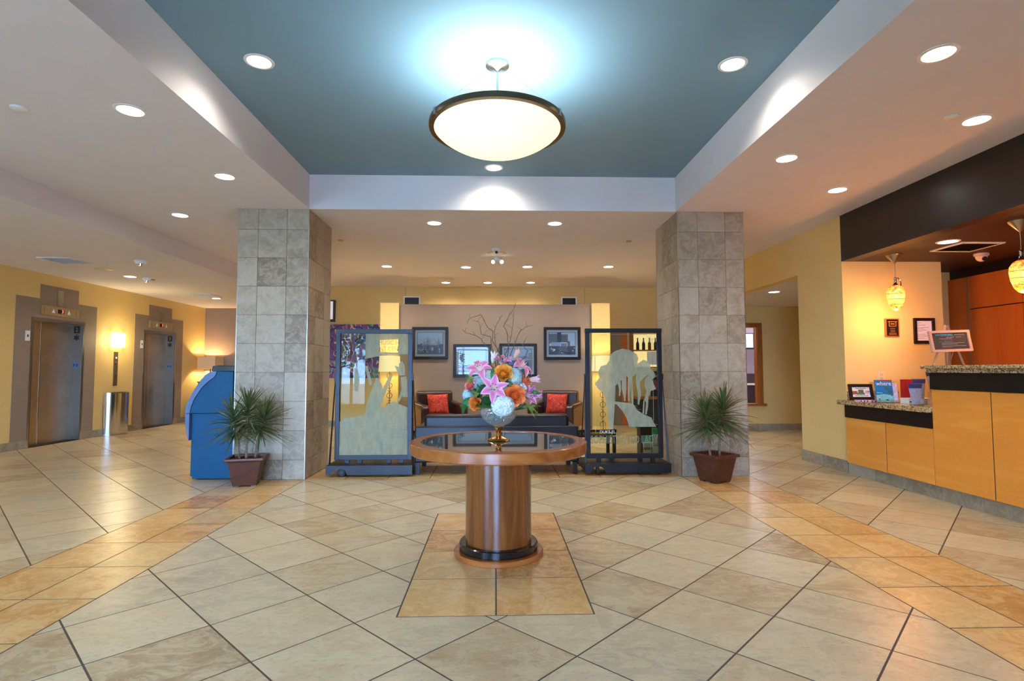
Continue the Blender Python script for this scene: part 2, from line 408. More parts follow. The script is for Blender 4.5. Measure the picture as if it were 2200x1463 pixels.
def artglass():
    m, nt, b = newmat('art_glass'); setb(b, None, 0.15)
    p = objco(nt); n = noise(nt, p, 26, 3, 0.6, 1.0)
    sep = nt.nodes.new('ShaderNodeSeparateXYZ'); nt.links.new(p, sep.inputs[0])
    z = math_(nt, 'ABSOLUTE', math_(nt, 'ADD', math_(nt, 'MULTIPLY', sep.outputs[2], 6.6), 3.2))
    f = math_(nt, 'ADD', math_(nt, 'MULTIPLY', z, 0.8), math_(nt, 'MULTIPLY', math_(nt, 'SUBTRACT', n, 0.5), 2.0))
    c = ramp(nt, f, [(0.25, (1.0, 0.72, 0.16, 1)), (0.5, (1.0, 0.45, 0.05, 1)), (0.72, (0.75, 0.08, 0.03, 1))])
    nt.links.new(c, b.inputs['Base Color']); nt.links.new(c, b.inputs['Emission Color']); b.inputs['Emission Strength'].default_value = 0.62
    tr = nt.nodes.new('ShaderNodeBsdfTransparent'); nt.links.new(mixc(nt, .5, c, (1, .85, .6, 1)), tr.inputs['Color'])
    mx = nt.nodes.new('ShaderNodeMixShader'); mx.inputs[0].default_value = .08
    nt.links.new(b.outputs[0], mx.inputs[1]); nt.links.new(tr.outputs[0], mx.inputs[2]); nt.links.new(mx.outputs[0], nt.nodes['Material Output'].inputs['Surface'])
    return m
M['artglass'] = artglass()
# ------------------------------------------------------------------ the setting
ZC, ZL, ZA, ZK = 3.04, 2.79, 2.49, 3.44
XL, XR = -7.33, 4.12
YF = WY                                   # the wall behind the camera
CX0, CX1, CY0, CY1 = -2.12, 2.09, -1.6, 6.2   # coffer
# floor slab (seen as the grout) and its tiles
floor = struct(MB().box(-7.6, 8.3, YF - 0.3, 14.2, -0.12, -0.0009).build('floor', M['grout']))
def clip(poly, nx, ny, d):
    """keep the part of a convex polygon where nx*x + ny*y <= d"""
    out = []
    for i in range(len(poly)):
        p, q = poly[i], poly[(i + 1) % len(poly)]
        a = nx * p[0] + ny * p[1] - d; b = nx * q[0] + ny * q[1] - d
        if a <= 0: out.append(p)
        if (a < 0 < b) or (b < 0 < a):
            t = a / (a - b); out.append((p[0] + t * (q[0] - p[0]), p[1] + t * (q[1] - p[1])))
    return out if len(out) > 2 else []
def rclip(poly, r):
    for nx, ny, d in ((-1, 0, -r[0]), (1, 0, r[1]), (0, -1, -r[2]), (0, 1, r[3])):
        if not poly: return []
        poly = clip(poly, nx, ny, d)
    return poly
def rsub(poly, r):
    out = []
    for nx, ny, d in ((1, 0, r[0]), (-1, 0, -r[1]), (0, 1, r[2]), (0, -1, -r[3])):
        o = clip(poly, nx, ny, d)
        if o: out.append(o)
        poly = clip(poly, -nx, -ny, -d)
        if not poly: break
    return out
def area(p): return abs(sum(p[i][0] * p[(i + 1) % len(p)][1] - p[(i + 1) % len(p)][0] * p[i][1] for i in range(len(p)))) / 2
G = 0.0045                                 # half a joint
B0, BM, B1 = 2.11, 2.483, 2.878            # the two bands of warm tile
TR = (-0.483, 0.487, 2.757, 4.690)         # inlay under the round table
YB1 = 7.04
regions = [(-B0 + G, B0 - G, YF, 6.2 - G), (-7.33, -B1 - G, YF, YB1), (B1 + G, 8.2, YF, YB1),
           (-7.33, -B1, YB1 + G, 14.0), (-B1, B1, YB1 + G, 14.0), (B1, 8.2, YB1 + G, 14.0)]
regions[1] = (-7.33, -B1 - G, YF, YB1 + G); regions[2] = (B1 + G, 8.2, YF, YB1 + G)
S = 0.479; U0 = 1.912; V0 = 1.907; R2 = math.sqrt(0.5)
def flat(polys, zt=0.0, zb=-0.002):
    m = MB()
    for p in polys:
        a = sum(p[i][0] * p[(i + 1) % len(p)][1] - p[(i + 1) % len(p)][0] * p[i][1] for i in range(len(p)))
        if a < 0: p = p[::-1]
        n = len(p)
        m.add([(x, y, zt) for x, y in p] + [(x, y, zb) for x, y in p], [tuple(range(n))] + [(i, n + i, n + (i + 1) % n, (i + 1) % n) for i in range(n)])
    return m
def inview(x, y): return y > 1.7 and -0.92 * y - 0.5 < x < 1.02 * y + 0.5
tiles = []
for i in range(-24, 40):
    for j in range(-24, 40):
        u0, v0 = U0 + i * S, V0 + j * S
        uc, vc = u0 + S / 2, v0 + S / 2
        xc, yc = (uc - vc) * R2, (uc + vc) * R2
        if not (-7.9 < xc < 8.6 and YF - 0.5 < yc < 14.5): continue
        sq = [((u - v) * R2, (u + v) * R2) for u, v in ((u0 + G, v0 + G), (u0 + S - G, v0 + G), (u0 + S - G, v0 + S - G), (u0 + G, v0 + S - G))]
        ps = [q for q in (rclip(sq, r) for r in regions) if q]
        ps = [k for q in ps for k in rsub(q, (TR[0] - G, TR[1] + G, TR[2] - G, TR[3] + G))]
        ps = [q for q in ps if area(q) > 1e-5]
        if ps:
            full = sum(area(q) for q in ps) > (S - 2 * G) ** 2 * 0.999
            tiles.append((xc, yc, ps, full))
vis = sorted([t for t in tiles if inview(t[0], t[1]) and sum(area(q) for q in t[2]) > 0.004], key=lambda t: t[1] ** 2 + 0.3 * t[0] ** 2)[:300]
visset = set(id(t) for t in vis)
fullme = flat([[((u - v) * R2, (u + v) * R2) for u, v in ((-S / 2 + G, -S / 2 + G), (S / 2 - G, -S / 2 + G), (S / 2 - G, S / 2 - G), (-S / 2 + G, S / 2 - G))]]).mesh('floor_tile')
fullme.materials.append(M['floor_tile'])
rest = []
for t in tiles:
    if id(t) not in visset: rest += t[2]; continue
    if t[3]: part_copy(fullme, 'floor_tile', floor, (t[0], t[1], 0))
    else: flat(t[2]).build('floor_tile', M['floor_tile'], floor)
o = flat(rest).build('floor_tile_field', M['floor_tile'], floor); o['kind'] = 'stuff'
# warm tiles: bands towards the camera, strip between the columns, inlay under the table
bandrest = []
def bandtile(x0, x1, y0, y1):
    q = [(x0 + G, y0 + G), (x1 - G, y0 + G), (x1 - G, y1 - G), (x0 + G, y1 - G)]
    if y1 > 1.9 and inview((x0 + x1) / 2, (y0 + y1) / 2): flat([q]).build('band_tile', M['band_tile'], floor)
    else: bandrest.append(q)
for sgn in (-1, 1):
    for a, b_ in ((B0, BM), (BM, B1)):
        ys = [3.03 + 0.4785 * k for k in range(-14, 7)] + [6.2]
        ys = [y for y in ys if y <= 6.2]
        for y0, y1 in zip(ys, ys[1:]):
            x0, x1 = sorted((sgn * a, sgn * b_)); bandtile(x0, x1, max(y0, YF), y1)
xs = [-2.11, -1.675, -1.205, -0.735, -0.245, 0.245, 0.72, 1.19, 1.66, 2.11]
for x0, x1 in zip(xs, xs[1:]):
    for y0, y1 in ((6.2, 6.62), (6.62, 7.04)): bandtile(x0, x1, y0, y1)
for k in range(4):
    y0 = TR[2] + k * (TR[3] - TR[2]) / 4
    for x0, x1 in ((TR[0], 0.002), (0.002, TR[1])): bandtile(x0, x1, y0, y0 + (TR[3] - TR[2]) / 4)
o = flat(bandrest).build('band_tile_field', M['band_tile'], floor); o['kind'] = 'stuff'

# ceilings
m = MB()
m.box(-4.47, CX0, YF, 12.1, ZC, ZC + 0.1).box(CX1, XR + 0.1, YF, 12.1, ZC, ZC + 0.1)
m.box(CX0, CX1, CY1, 12.1, ZC, ZC + 0.1).box(CX0, CX1, YF, CY0, ZC, ZC + 0.1)
m.box(CX0 - 0.06, CX0, CY0 - .06, CY1 + .06, ZC + 0.1, ZK + 0.1).box(CX1, CX1 + 0.06, CY0 - .06, CY1 + .06, ZC + 0.1, ZK + 0.1)
m.box(CX0, CX1, CY1, CY1 + 0.06, ZC + 0.1, ZK + 0.1).box(CX0, CX1, CY0 - 0.06, CY0, ZC + 0.1, ZK + 0.1)
struct(m.build('ceiling', M['ceiling']))
struct(MB().box(CX0, CX1, CY0, CY1, ZK, ZK + 0.1).build('ceiling_coffer', M['coffer']))
struct(MB().box(XL - 0.1, -4.47, YF, 14.2, ZL, ZC + 0.1).box(-4.47, -3.9, 12.1, 14.2, ZL, ZC + .1).build('ceiling_elevator_hall', M['ceiling']))
struct(MB().box(XR + .15, 8.3, 7.2, 11.0, ZA, ZA + 0.1).build('ceiling_corridor', M['ceiling']))
struct(MB().box(XR + .14, 6.3, YF, 7.2, ZA, ZA + 0.1).build('ceiling_reception', M['brown_ceiling']))
struct(MB().box(XR - 0.004, XR + 0.14, YF, 6.335, ZA, ZC + 0.05).build('trim_1', M['black_paint']))
# left wall with two elevator openings
E1, E2 = (8.86, 9.93), (11.63, 12.71); EZ = 2.035
m = MB()
for a, b_ in ((YF - .1, E1[0]), (E1[1], E2[0]), (E2[1], 14.2)): m.box(XL - 0.25, XL, a, b_, 0, ZL)
for a, b_ in (E1, E2): m.box(XL - 0.25, XL, a, b_, EZ, ZL)
struct(m.build('wall_left', M['yellow']))
for n, (a, b_) in enumerate((E1, E2)):   # brown stepped paint surround
    y0, y1 = a - 0.32, b_ + 0.31; c0, c1 = y0 + 0.44, y1 - 0.45
    poly = [(y0, 0.13), (y0, 2.375), (c0, 2.375), (c0, 2.61), (c1, 2.61), (c1, 2.375), (y1, 2.375), (y1, 0.13), (b_, 0.13), (b_, EZ), (a, EZ), (a, 0.13)]
    m = MB()
    for r in ((y0, a, 0.13, 2.375), (b_, y1, 0.13, 2.375), (a, b_, EZ, 2.375), (c0, c1, 2.375, 2.61)): m.box(XL, XL + 0.006, r[0], r[1], r[2], r[3])
    struct(m.build('trim_%d' % (n + 2), M['taupe']))
struct(MB().box(XL, -3.9, 14.0, 14.2, 0, ZL).box(-4.05, -3.9, 12.0, 14.0, 0, ZL).build('wall_hall_end', M['taupe']))
struct(MB().box(-4.05, 5.0, 12.0, 12.2, 0, ZC).build('wall_back', M['yellow']))
struct(MB().box(XR, XR + 0.15, 10.88, 12.0, 0, ZC).box(XR, XR + 0.15, 7.29, 10.88, ZA, ZC).build('wall_right_header', M['yellow']))
struct(MB().box(XR, 5.33, 6.335, 7.29, 0, ZC).build('wall_right_pier', M['yellow']))
struct(MB().box(5.33, 6.3, 7.02, 7.2, 0, ZA).box(5.86, 5.94, 6.97, 7.02, 0, 2.44).build('wall_reception_end', M['yellow']))
struct(MB().box(6.02, 6.3, YF, 7.02, 0, ZA).build('wall_reception_back', M['black_paint']))
# corridor wall with the framed opening
WO = (4.55, 5.285, 0.53, 2.06)
struct(MB().box(XR + .15, WO[0], 10.88, 11.0, 0, ZA).box(WO[1], 8.3, 10.88, 11.0, 0, ZA).box(WO[0], WO[1], 10.88, 11.0, 0, WO[2]).box(WO[0], WO[1], 10.88, 11.0, WO[3], ZA).build('wall_corridor_back', M['yellow']))
struct(MB().box(8.2, 8.35, 7.1, 11.0, 0, ZA).box(5.33, 8.3, 7.2, 7.29, 0, ZA).build('wall_corridor_side', M['yellow']))
w1 = struct(MB().box(WO[0] - .085, WO[1] + .085, 10.845, 10.88, WO[3], WO[3] + .09).box(WO[0] - .085, WO[0], 10.845, 10.88, WO[2], WO[3]).box(WO[1], WO[1] + .085, 10.845, 10.88, WO[2], WO[3]).box(WO[0], WO[0] + .02, 10.88, 11.0, WO[2], WO[3]).box(WO[1] - .02, WO[1], 10.88, 11.0, WO[2], WO[3]).build('window_1', M['oak_trim'], bevel=0.004))
MB().box(WO[0] - .13, WO[1] + .13, 10.80, 10.90, WO[2] - .045, WO[2]).build('window_sill', M['oak_trim'], w1, bevel=0.006)
lil = plain('lilac_wall', rgb(196, 184, 206), 0.7)
struct(MB().box(XR + .15, 6.6, 12.9, 13.0, 0, 2.6).box(6.5, 6.6, 11.0, 13.0, 0, 2.6).box(XR + .15, XR + .25, 12.2, 13.0, 0, 2.6).box(5.0, 5.02, 12.0, 12.05, 0, 2.6).build('wall_back_office', lil))
struct(MB().box(XR, 6.6, 11.0, 13.0, 2.5, 2.6).build('ceiling_back_office', M['ceiling']))
# the lounge partition: taupe centre between two yellow pilasters
struct(MB().box(-1.855, 1.855, 10.5, 10.66, 0, 2.475).build('wall_lounge_partition', M['taupe']))
struct(MB().box(-2.185, -1.835, 10.4, 10.7, 0, 2.49).build('wall_lounge_pilaster_left', M['yellow']))
struct(MB().box(1.845, 2.195, 10.4, 10.7, 0, 2.49).build('wall_lounge_pilaster_right', M['yellow']))
# wall behind the camera with the glazed front
m = MB().box(XL - .2, WX0, YF - .2, YF, 0, ZC).box(WX1, 6.3, YF - .2, YF, 0, ZC).box(WX0, WX1, YF - .2, YF, 0, WZ0).box(WX0, WX1, YF - .2, YF, WZ1, ZC + .1)
m.box(-3.9, -2.1, YF - .2, YF, WZ0, WZ1)
struct(m.build('wall_front', M['yellow']))
w2 = struct(MB().box(WX0, WX1, YF - .14, YF - .06, WZ0, WZ0 + .06).box(WX0, WX1, YF - .14, YF - .06, WZ1 - .06, WZ1).build('window_2', M['dark_metal']))
nm = 5
for k in range(nm + 1):
    x = WX0 + (WX1 - WX0) * k / nm
    MB().box(x - .035, x + .035, YF - .15, YF - .05, WZ0, WZ1).build('mullion', M['dark_metal'], w2)
MB().box(WX0, WX1, YF - .13, YF - .07, 2.1, 2.15).build('transom', M['dark_metal'], w2)
for k in range(nm):
    x = WX0 + (WX1 - WX0) * k / nm; x1 = WX0 + (WX1 - WX0) * (k + 1) / nm
    MB().box(x + .035, x1 - .035, YF - .102, YF - .098, WZ0 + .06, 2.1).build('pane', M['clear'], w2)
    MB().box(x + .035, x1 - .035, YF - .102, YF - .098, 2.15, WZ1 - .06).build('pane', M['clear'], w2)
struct(MB().box(-30, 30, -40, YF - .3, -0.14, -0.04).build('ground_outside', plain('street', rgb(150, 150, 145), 0.8)))

# baseboards made of tiles
def baseboard(name, runs, h=0.13, step=0.47):
    """runs: (axis, fixed, a, b, side)"""
    b0 = None
    allm = MB()
    for ax, fx, a, b_, sd in runs:
        t0, t1 = sorted((fx, fx + sd * 0.006))
        if ax == 'Y': allm.box(t0, t1, a, b_, 0, h - .004)
        else: allm.box(a, b_, t0, t1, 0, h - .004)
    b0 = struct(allm.build(name, M['grout']))
    for ax, fx, a, b_, sd in runs:
        t0, t1 = sorted((fx + sd * .006, fx + sd * 0.014)); n = max(1, round((b_ - a) / step))
        for k in range(n):
            p0 = a + (b_ - a) * k / n + (0.0015 if k else 0); p1 = a + (b_ - a) * (k + 1) / n - (0.0015 if k < n - 1 else 0)
            q = MB().box(t0, t1, p0, p1, 0, h) if ax == 'Y' else MB().box(p0, p1, t0, t1, 0, h)
            q.build('base_tile', M['base_tile'], b0)
baseboard('baseboard_left', [('Y', XL, 5.5, E1[0], 1), ('Y', XL, E1[1], E2[0], 1), ('Y', XL, E2[1], 14.0, 1)])
baseboard('baseboard_hall_end', [('X', 14.0, XL, -4.05, -1)])
baseboard('baseboard_right_pier', [('Y', XR, 6.335, 7.29, -1)], 0.14)
baseboard('baseboard_corridor', [('X', 10.88, XR + .15, 8.2, -1)], 0.13)
baseboard('baseboard_back', [('X', 12.0, -4.05, -2.2, -1), ('X', 12.0, 2.2, XR, -1)], 0.13)
struct(MB().box(-1.835, 1.845, 10.485, 10.5, 0, 0.1).build('baseboard_lounge', M['mat_board']))
# seams where wall boards meet
struct(MB().box(-1.98, -1.974, 11.996, 12, 2.5, ZC).build('trim_4', M['taupe'])); struct(MB().box(1.97, 1.976, 11.996, 12, 2.5, ZC).build('trim_5', M['taupe']))

# reception veneer wall (boards in real joints)
vw = struct(MB().box(6.0, 6.02, YF, 7.02, 0, 2.36).build('wall_reception_veneer', M['black_paint']))
ys = [7.015, 6.715, 6.0, 5.3, 4.6, 3.9, 3.2]
for k, (y1, y0) in enumerate(zip(ys, ys[1:])):
    if k == 0: MB().box(5.985, 6.0, y0 + .006, y1, 0, 2.375).build('veneer_panel', M['cherry_wall'], vw)
    else:
        MB().box(5.985, 6.0, y0 + .004, y1 - .004, 0, 1.955).build('veneer_panel', M['cherry_wall'], vw)
        MB().box(5.985, 6.0, y0 + .004, y1 - .004, 1.968, 2.375).build('veneer_panel', M['cherry_wall'], vw)
struct(MB().box(5.975, 6.0, 6.712, 6.722, 0, 2.375).build('trim_6', M['steel']))

# ------------------------------------------------------------------ columns
def column(x0, x1, splits_x, label):
    y0, y1 = 6.2, YB1
    c = thing('column', label, 'column', ((x0 + x1) / 2, (y0 + y1) / 2, 0), group='tiled columns')
    e = 0.008
    MB().box(x0 + e, x1 - e, y0 + e, y1 - e, 0, ZC).build('core', M['grout'], c)
    zs = [0] + [0.215 + 0.3234 * k for k in range(9)] + [ZC]
    g = 0.002
    ysplit = [y0, 6.46, 6.785, y1]
    for za, zb in zip(zs, zs[1:]):
        for xa, xb in zip(splits_x, splits_x[1:]):
            for yy in (y0, y1 - e - .001): MB().box(xa + g + (.004 if xa == x0 else 0), xb - g - (.004 if xb == x1 else 0), yy, yy + e + .001, za + g, zb - g).build('wall_tile', M['wall_tile'], c)
        for ya, yb in zip(ysplit, ysplit[1:]):
            for xx in (x0, x1 - e - .001): MB().box(xx, xx + e + .001, ya + g + (.004 if ya == y0 else 0), yb - g - (.004 if yb == y1 else 0), za + g, zb - g).build('wall_tile', M['wall_tile'], c)
    for xx in (x0, x1 - .005):
        for yy in (y0, y1 - .005): MB().box(xx - .001, xx + .006, yy - .001, yy + .006, 0, ZC).build('edge_strip', M['steel'], c)
    return c
column(-2.905, -2.115, [-2.905, -2.684, -2.362, -2.115], 'bluish grey stone-tiled square column beside the blue kiosk')
column(2.105, 2.880, [2.105, 2.34, 2.664, 2.880], 'beige stone-tiled square column in front of the corridor opening')
# ------------------------------------------------------------------ ceiling fixtures
def at(px, py, Y):
    """world point on the plane y = Y seen at a photograph pixel (used to take sizes off the photograph)"""
    d = _r2 * ((px - 1100) / FPX) - _u2 * ((py - 731.5) / FPX) + _f
    return Vector((0, 0, CAMZ)) + d * (Y / d.y)
def downlight(x, y, z, label, watts=SPOT_W, col=SPOT_C, r=0.082, cone=150, group='recessed ceiling downlights'):
    t = thing('recessed_downlight', label, 'ceiling light', (x, y, z), group=group)
    MB().lathe([(r, -0.001), (r, -0.006), (r + 0.02, -0.004), (r + 0.022, 0.0)], (x, y, z), 28, False, False).build('trim_ring', M['white'], t, smooth=True)
    MB().lathe([(0.0005, -0.0035), (r * 0.6, -0.0035), (r, -0.002)], (x, y, z), 28, False, False).build('lens', M['lens'], t)
    ld = bpy.data.lights.new('bulb', 'SPOT'); ld.energy = watts; ld.color = col; ld.spot_size = math.radians(cone); ld.spot_blend = 1.0; ld.shadow_soft_size = 0.06
    lo = bpy.data.objects.new('bulb', ld); COL.objects.link(lo); lo.parent = t; lo.location = (0, 0, -0.012)
    return t
D = 'recessed downlight '
for x, y, z, l in [
    (-2.577, 3.847, ZC, 'nearest the camera in the plain ceiling left of the blue coffer'),
    (-2.561, 5.163, ZC, 'beside the left coffer edge, just in front of the bluish column'),
    (-3.72, 6.479, ZC, 'beside the left column, above the blue kiosk'),
    (2.58, 3.015, ZC, 'nearest the camera in the ceiling right of the blue coffer'),
    (3.55, 3.839, ZC, 'close to the black reception fascia, next to a round cover plate'),
    (2.532, 4.592, ZC, 'by the right coffer edge, in front of the beige column'),
    (3.498, 5.404, ZC, 'by the far end of the black reception fascia'),
    (-0.763, 6.758, ZC, 'left of the two in the ceiling just behind the coffer'),
    (0.743, 6.745, ZC, 'right of the two in the ceiling just behind the coffer'),
    (-1.915, 9.616, ZC, 'far left of the row of four above the armchairs'),
    (-0.527, 9.676, ZC, 'second from left in the row of four above the armchairs'),
    (0.565, 9.61, ZC, 'third from left in the row of four above the armchairs'),
    (2.005, 9.582, ZC, 'far right of the row of four above the armchairs'),
    (-1.037, 11.387, ZC, 'left of the three by the rear lounge wall'),
    (-0.162, 11.372, ZC, 'middle of the three by the rear lounge wall'),
    (0.735, 11.355, ZC, 'right of the three by the rear lounge wall'),
    (-1.711, 3.9, ZK, 'in the blue coffer, left of the bowl pendant'),
    (1.739, 3.844, ZK, 'in the blue coffer, right of the bowl pendant'),
    (-0.018, 5.934, ZK, 'in the blue coffer, just below the bowl pendant in view'),
    (-6.13, 9.302, ZL, 'in the elevator hall, near the smoke detectors'),
    (-6.104, 12.089, ZL, 'at the far end of the elevator hall'),
    (4.599, 8.844, ZA, 'in the low corridor ceiling behind the beige column')]:
    downlight(x, y, z, D + l, SPOT_W * (1.7 if z == ZL else 2.7 if y > 9 else 1.9 if y > 6.3 else 1.9 if z == ZK else 1.0))
downlight(4.561, 5.318, ZA, D + 'in the dark reception ceiling beside the square vent', 16, (1.0, 0.72, 0.5))
for x, y, z, l in [(-2.57, 1.9, ZC, 'added out of view for its light, left of the coffer near the camera'), (2.55, 1.2, ZC, 'added out of view for its light, right of the coffer near the camera'), (3.52, 1.9, ZC, 'added out of view for its light over the near end of the reception desk'), (-4.0, 3.2, ZC, 'added out of view for its light in the left ceiling beyond the first coffer-side light'),
                   (-6.1, 6.0, ZL, 'in the elevator hall short of the first elevator'), (-6.1, 2.5, ZL, 'added out of view for its light in the elevator hall close to the entrance'), (-1.7, 0.6, ZK, 'added out of view for its light in the near left corner of the blue coffer'), (1.73, 0.6, ZK, 'added out of view for its light in the near right corner of the blue coffer'), (0, -2.4, ZC, 'added out of view for its light just inside the glazed entrance front')]:
    downlight(x, y, z, D + l, watts=11, group='downlights towards the entrance')  # all but the one short of the first elevator are unseen lamps added for light

def coverplate(x, y, z, label, r=0.05):
    m = MB().lathe([(r, 0), (r, -0.008), (r * 0.8, -0.014), (0.001, -0.014)], (x, y, z), 24, True, False)
    tag(m.build('sprinkler_cover', M['white'] if r > .045 else M['steel'], smooth=True), label, 'sprinkler', 'round ceiling cover plates')
coverplate(-3.33, 3.83, ZC, 'flat round sprinkler cover plate in the far left ceiling')
coverplate(3.32, 3.79, ZC, 'flat round sprinkler cover plate beside a downlight near reception')
coverplate(-2.18, 7.69, ZC, 'small dark round sprinkler behind the bluish column', 0.04)
coverplate(1.9, 7.66, ZC, 'small dark round sprinkler behind the beige column', 0.04)
coverplate(-5.94, 9.6, ZL, 'tiny round sprinkler behind the smaller smoke detector', 0.035)
def smoke(x, y, z, r, label):
    t = thing('smoke_detector', label, 'detector', (x, y, z), group='smoke detectors in the elevator hall')
    MB().lathe([(r, 0), (r, -0.02), (r * .8, -0.035), (r * 0.75, -0.045), (0.001, -0.045)], (x, y, z), 24, True, False).build('housing', M['white'], t, smooth=True)
    MB().lathe([(r * .35, -0.045), (r * .3, -0.075), (0.001, -0.08)], (x, y, z), 16, False, False).build('sensor', M['chrome'], t, smooth=True)
smoke(-5.1, 7.956, ZL, 0.085, 'larger round smoke detector on the elevator hall ceiling')
smoke(-5.938, 9.437, ZL, 0.065, 'smaller round smoke detector behind the larger one')
def ceiling_vent(x0, x1, y0, y1, z, label, frame, slatm, n=12, rim=.03):
    t = thing('ceiling_vent', label, 'vent', ((x0 + x1) / 2, (y0 + y1) / 2, z), group='ceiling air vents')
    MB().box(x0, x1, y0, y0 + rim, z - .012, z).box(x0, x1, y1 - rim, y1, z - .012, z).box(x0, x0 + rim, y0 + rim, y1 - rim, z - .012, z).box(x1 - rim, x1, y0 + rim, y1 - rim, z - .012, z).build('frame', frame, t)
    MB().box(x0 + rim, x1 - rim, y0 + rim, y1 - rim, z - .002, z).build('backing', M['black'], t)
    me = MB().obox((0, 0, 0), (x1 - x0 - 2 * rim, (y1 - y0) / n * .75, .002), Matrix.Rotation(.5, 3, 'X')).mesh('slat'); me.materials.append(slatm)
    for k in range(n): part_copy(me, 'slat', t, ((x0 + x1) / 2, y0 + rim + (y1 - y0 - 2 * rim) * (k + .5) / n, z - .008))
ceiling_vent(-6.38, -5.93, 7.72, 8.17, ZL, 'square grey air vent nearest in the elevator hall ceiling', M['ceiling'], M['white'])
ceiling_vent(-6.3, -5.85, 11.35, 11.8, ZL, 'square grey air vent at the far end of the elevator hall', M['ceiling'], M['white'])
ceiling_vent(4.71, 5.16, 5.32, 5.74, ZA, 'square vent with pale frame in the dark reception ceiling', M['white'], M['brown_ceiling'])
tag(MB().lathe([(0.13, 0), (0.13, -.006), (.11, -.012), (.001, -.012)], (-6.1, 8.627, ZL), 28, True, False).build('access_plate', plain('cream_plate', rgb(206, 190, 150), .6), smooth=True), 'flat cream round plate on the elevator hall ceiling', 'cover plate')
tag(MB().lathe([(0.15, 0), (0.15, -.006), (.13, -.01), (.001, -.01)], (0.02, 8.5, ZC), 28, True, False).build('access_plate', plain('cream_plate_b', rgb(206, 190, 150), .6), smooth=True), 'flat cream round plate between the ceiling camera and emergency lights', 'cover plate')
def dome(x, y, z, label, mat, s=1.0, lens_dir=(0.1, -0.8, -.55)):
    t = thing('dome_camera', label, 'security camera', (x, y, z), group='ceiling security cameras')
    MB().lathe([(.06 * s, 0), (.06 * s, -.022 * s), (.048 * s, -.026 * s)], (x, y, z), 24, True, True).build('mount', mat, t, smooth=True)
    MB().sphere((x, y, z - .03 * s), .048 * s, 20, 12).build('ball', mat, t, smooth=True)
    d = Vector(lens_dir).normalized(); c = Vector((x, y, z - .03 * s))
    MB().tube([c + d * .036 * s, c + d * .051 * s], .021 * s, 16).build('lens_port', M['black'], t, smooth=True)
dome(0.01, 8.2, ZC, 'white dome camera in the middle of the lounge ceiling', M['white'], 1.05)
dome(5.408, 5.872, ZA, 'pale dome camera on the dark reception ceiling', plain('pale_cam', rgb(228, 196, 178), .4), 1.15, (-.1, -.8, -.5))
t = thing('emergency_light', 'twin-headed emergency light behind the lounge dome camera', 'emergency light', (0.03, 8.82, ZC))
MB().lathe([(.06, 0), (.06, -.05), (.03, -.06)], (0.03, 8.82, ZC), 20).build('housing', M['white'], t, smooth=True)
for s_ in (-1, 1):
    MB().tube([(0.03 + s_ * .04, 8.8, ZC - .06), (0.03 + s_ * .07, 8.74, ZC - .09)], [.02, .032], 14).build('lamp_head', M['white'], t, smooth=True)
    MB().tube([(0.03 + s_ * .0705, 8.739, ZC - .0905), (0.03 + s_ * .073, 8.734, ZC - .0925)], .027, 14).build('lens', M['lens'], t)
tag(MB().box(CX1 - .004, CX1, 5.1, 5.16, 3.2, 3.26).build('cover_plate', M['ceiling']), 'small blank square plate on the white right face of the coffer', 'cover plate')

# bowl pendant
PX, PY = 0.014, 3.89
t = thing('bowl_pendant', 'large alabaster bowl pendant with brushed nickel rim hanging in the blue coffer', 'pendant light', (PX, PY, 2.7))
MB().lathe([(.012, 3.385), (.03, 3.405), (.07, 3.415), (.086, 3.422), (.086, ZK)], (PX, PY, 0), 36).build('canopy', M['steel'], t, smooth=True)
MB().tube([(PX, PY, 3.37), (PX, PY, 2.80)], .008, 12).build('stem', M['steel'], t, smooth=True)
for k in range(3):
    a = PI / 2 + k * 2 * PI / 3
    MB().tube([(PX + .05 * math.cos(a), PY + .05 * math.sin(a), 3.405), (PX + .485 * math.cos(a), PY + .485 * math.sin(a), 2.975)], .0016, 6).build('cable', M['steel'], t)
    MB().obox((PX + .49 * math.cos(a), PY + .49 * math.sin(a), 2.968), (.016, .03, .05), Matrix.Rotation(a, 3, 'Z')).build('clip', M['chrome'], t, bevel=.002)
prof = [(.455, 2.945), (.455, 2.985), (.493, 2.985), (.496, 2.965), (.493, 2.945), (.455, 2.945)]
MB().lathe(prof, (PX, PY, 0), 72, False, False).build('rim', plain('nickel_bronze', rgb(120, 104, 84), .3, .9), t, smooth=True)
n = 14
prof = [(.462 * k / n + .0005, 2.95 - .182 * (1 - (k / n) ** 2) ** .85) for k in range(n + 1)]
MB().lathe(prof, (PX, PY, 0), 64, False, False).build('bowl', M['bowl'], t, smooth=True, angle=False)
ld = bpy.data.lights.new('bulb', 'AREA'); ld.shape = 'DISK'; ld.size = .7; ld.energy = 17; ld.color = (0.72, 0.90, 1.0)
lo = bpy.data.objects.new('bulb', ld); COL.objects.link(lo); lo.parent = t; lo.location = Vector((PX, PY, 2.94)) - ORG[t]; lo.rotation_euler = (PI, 0, 0)

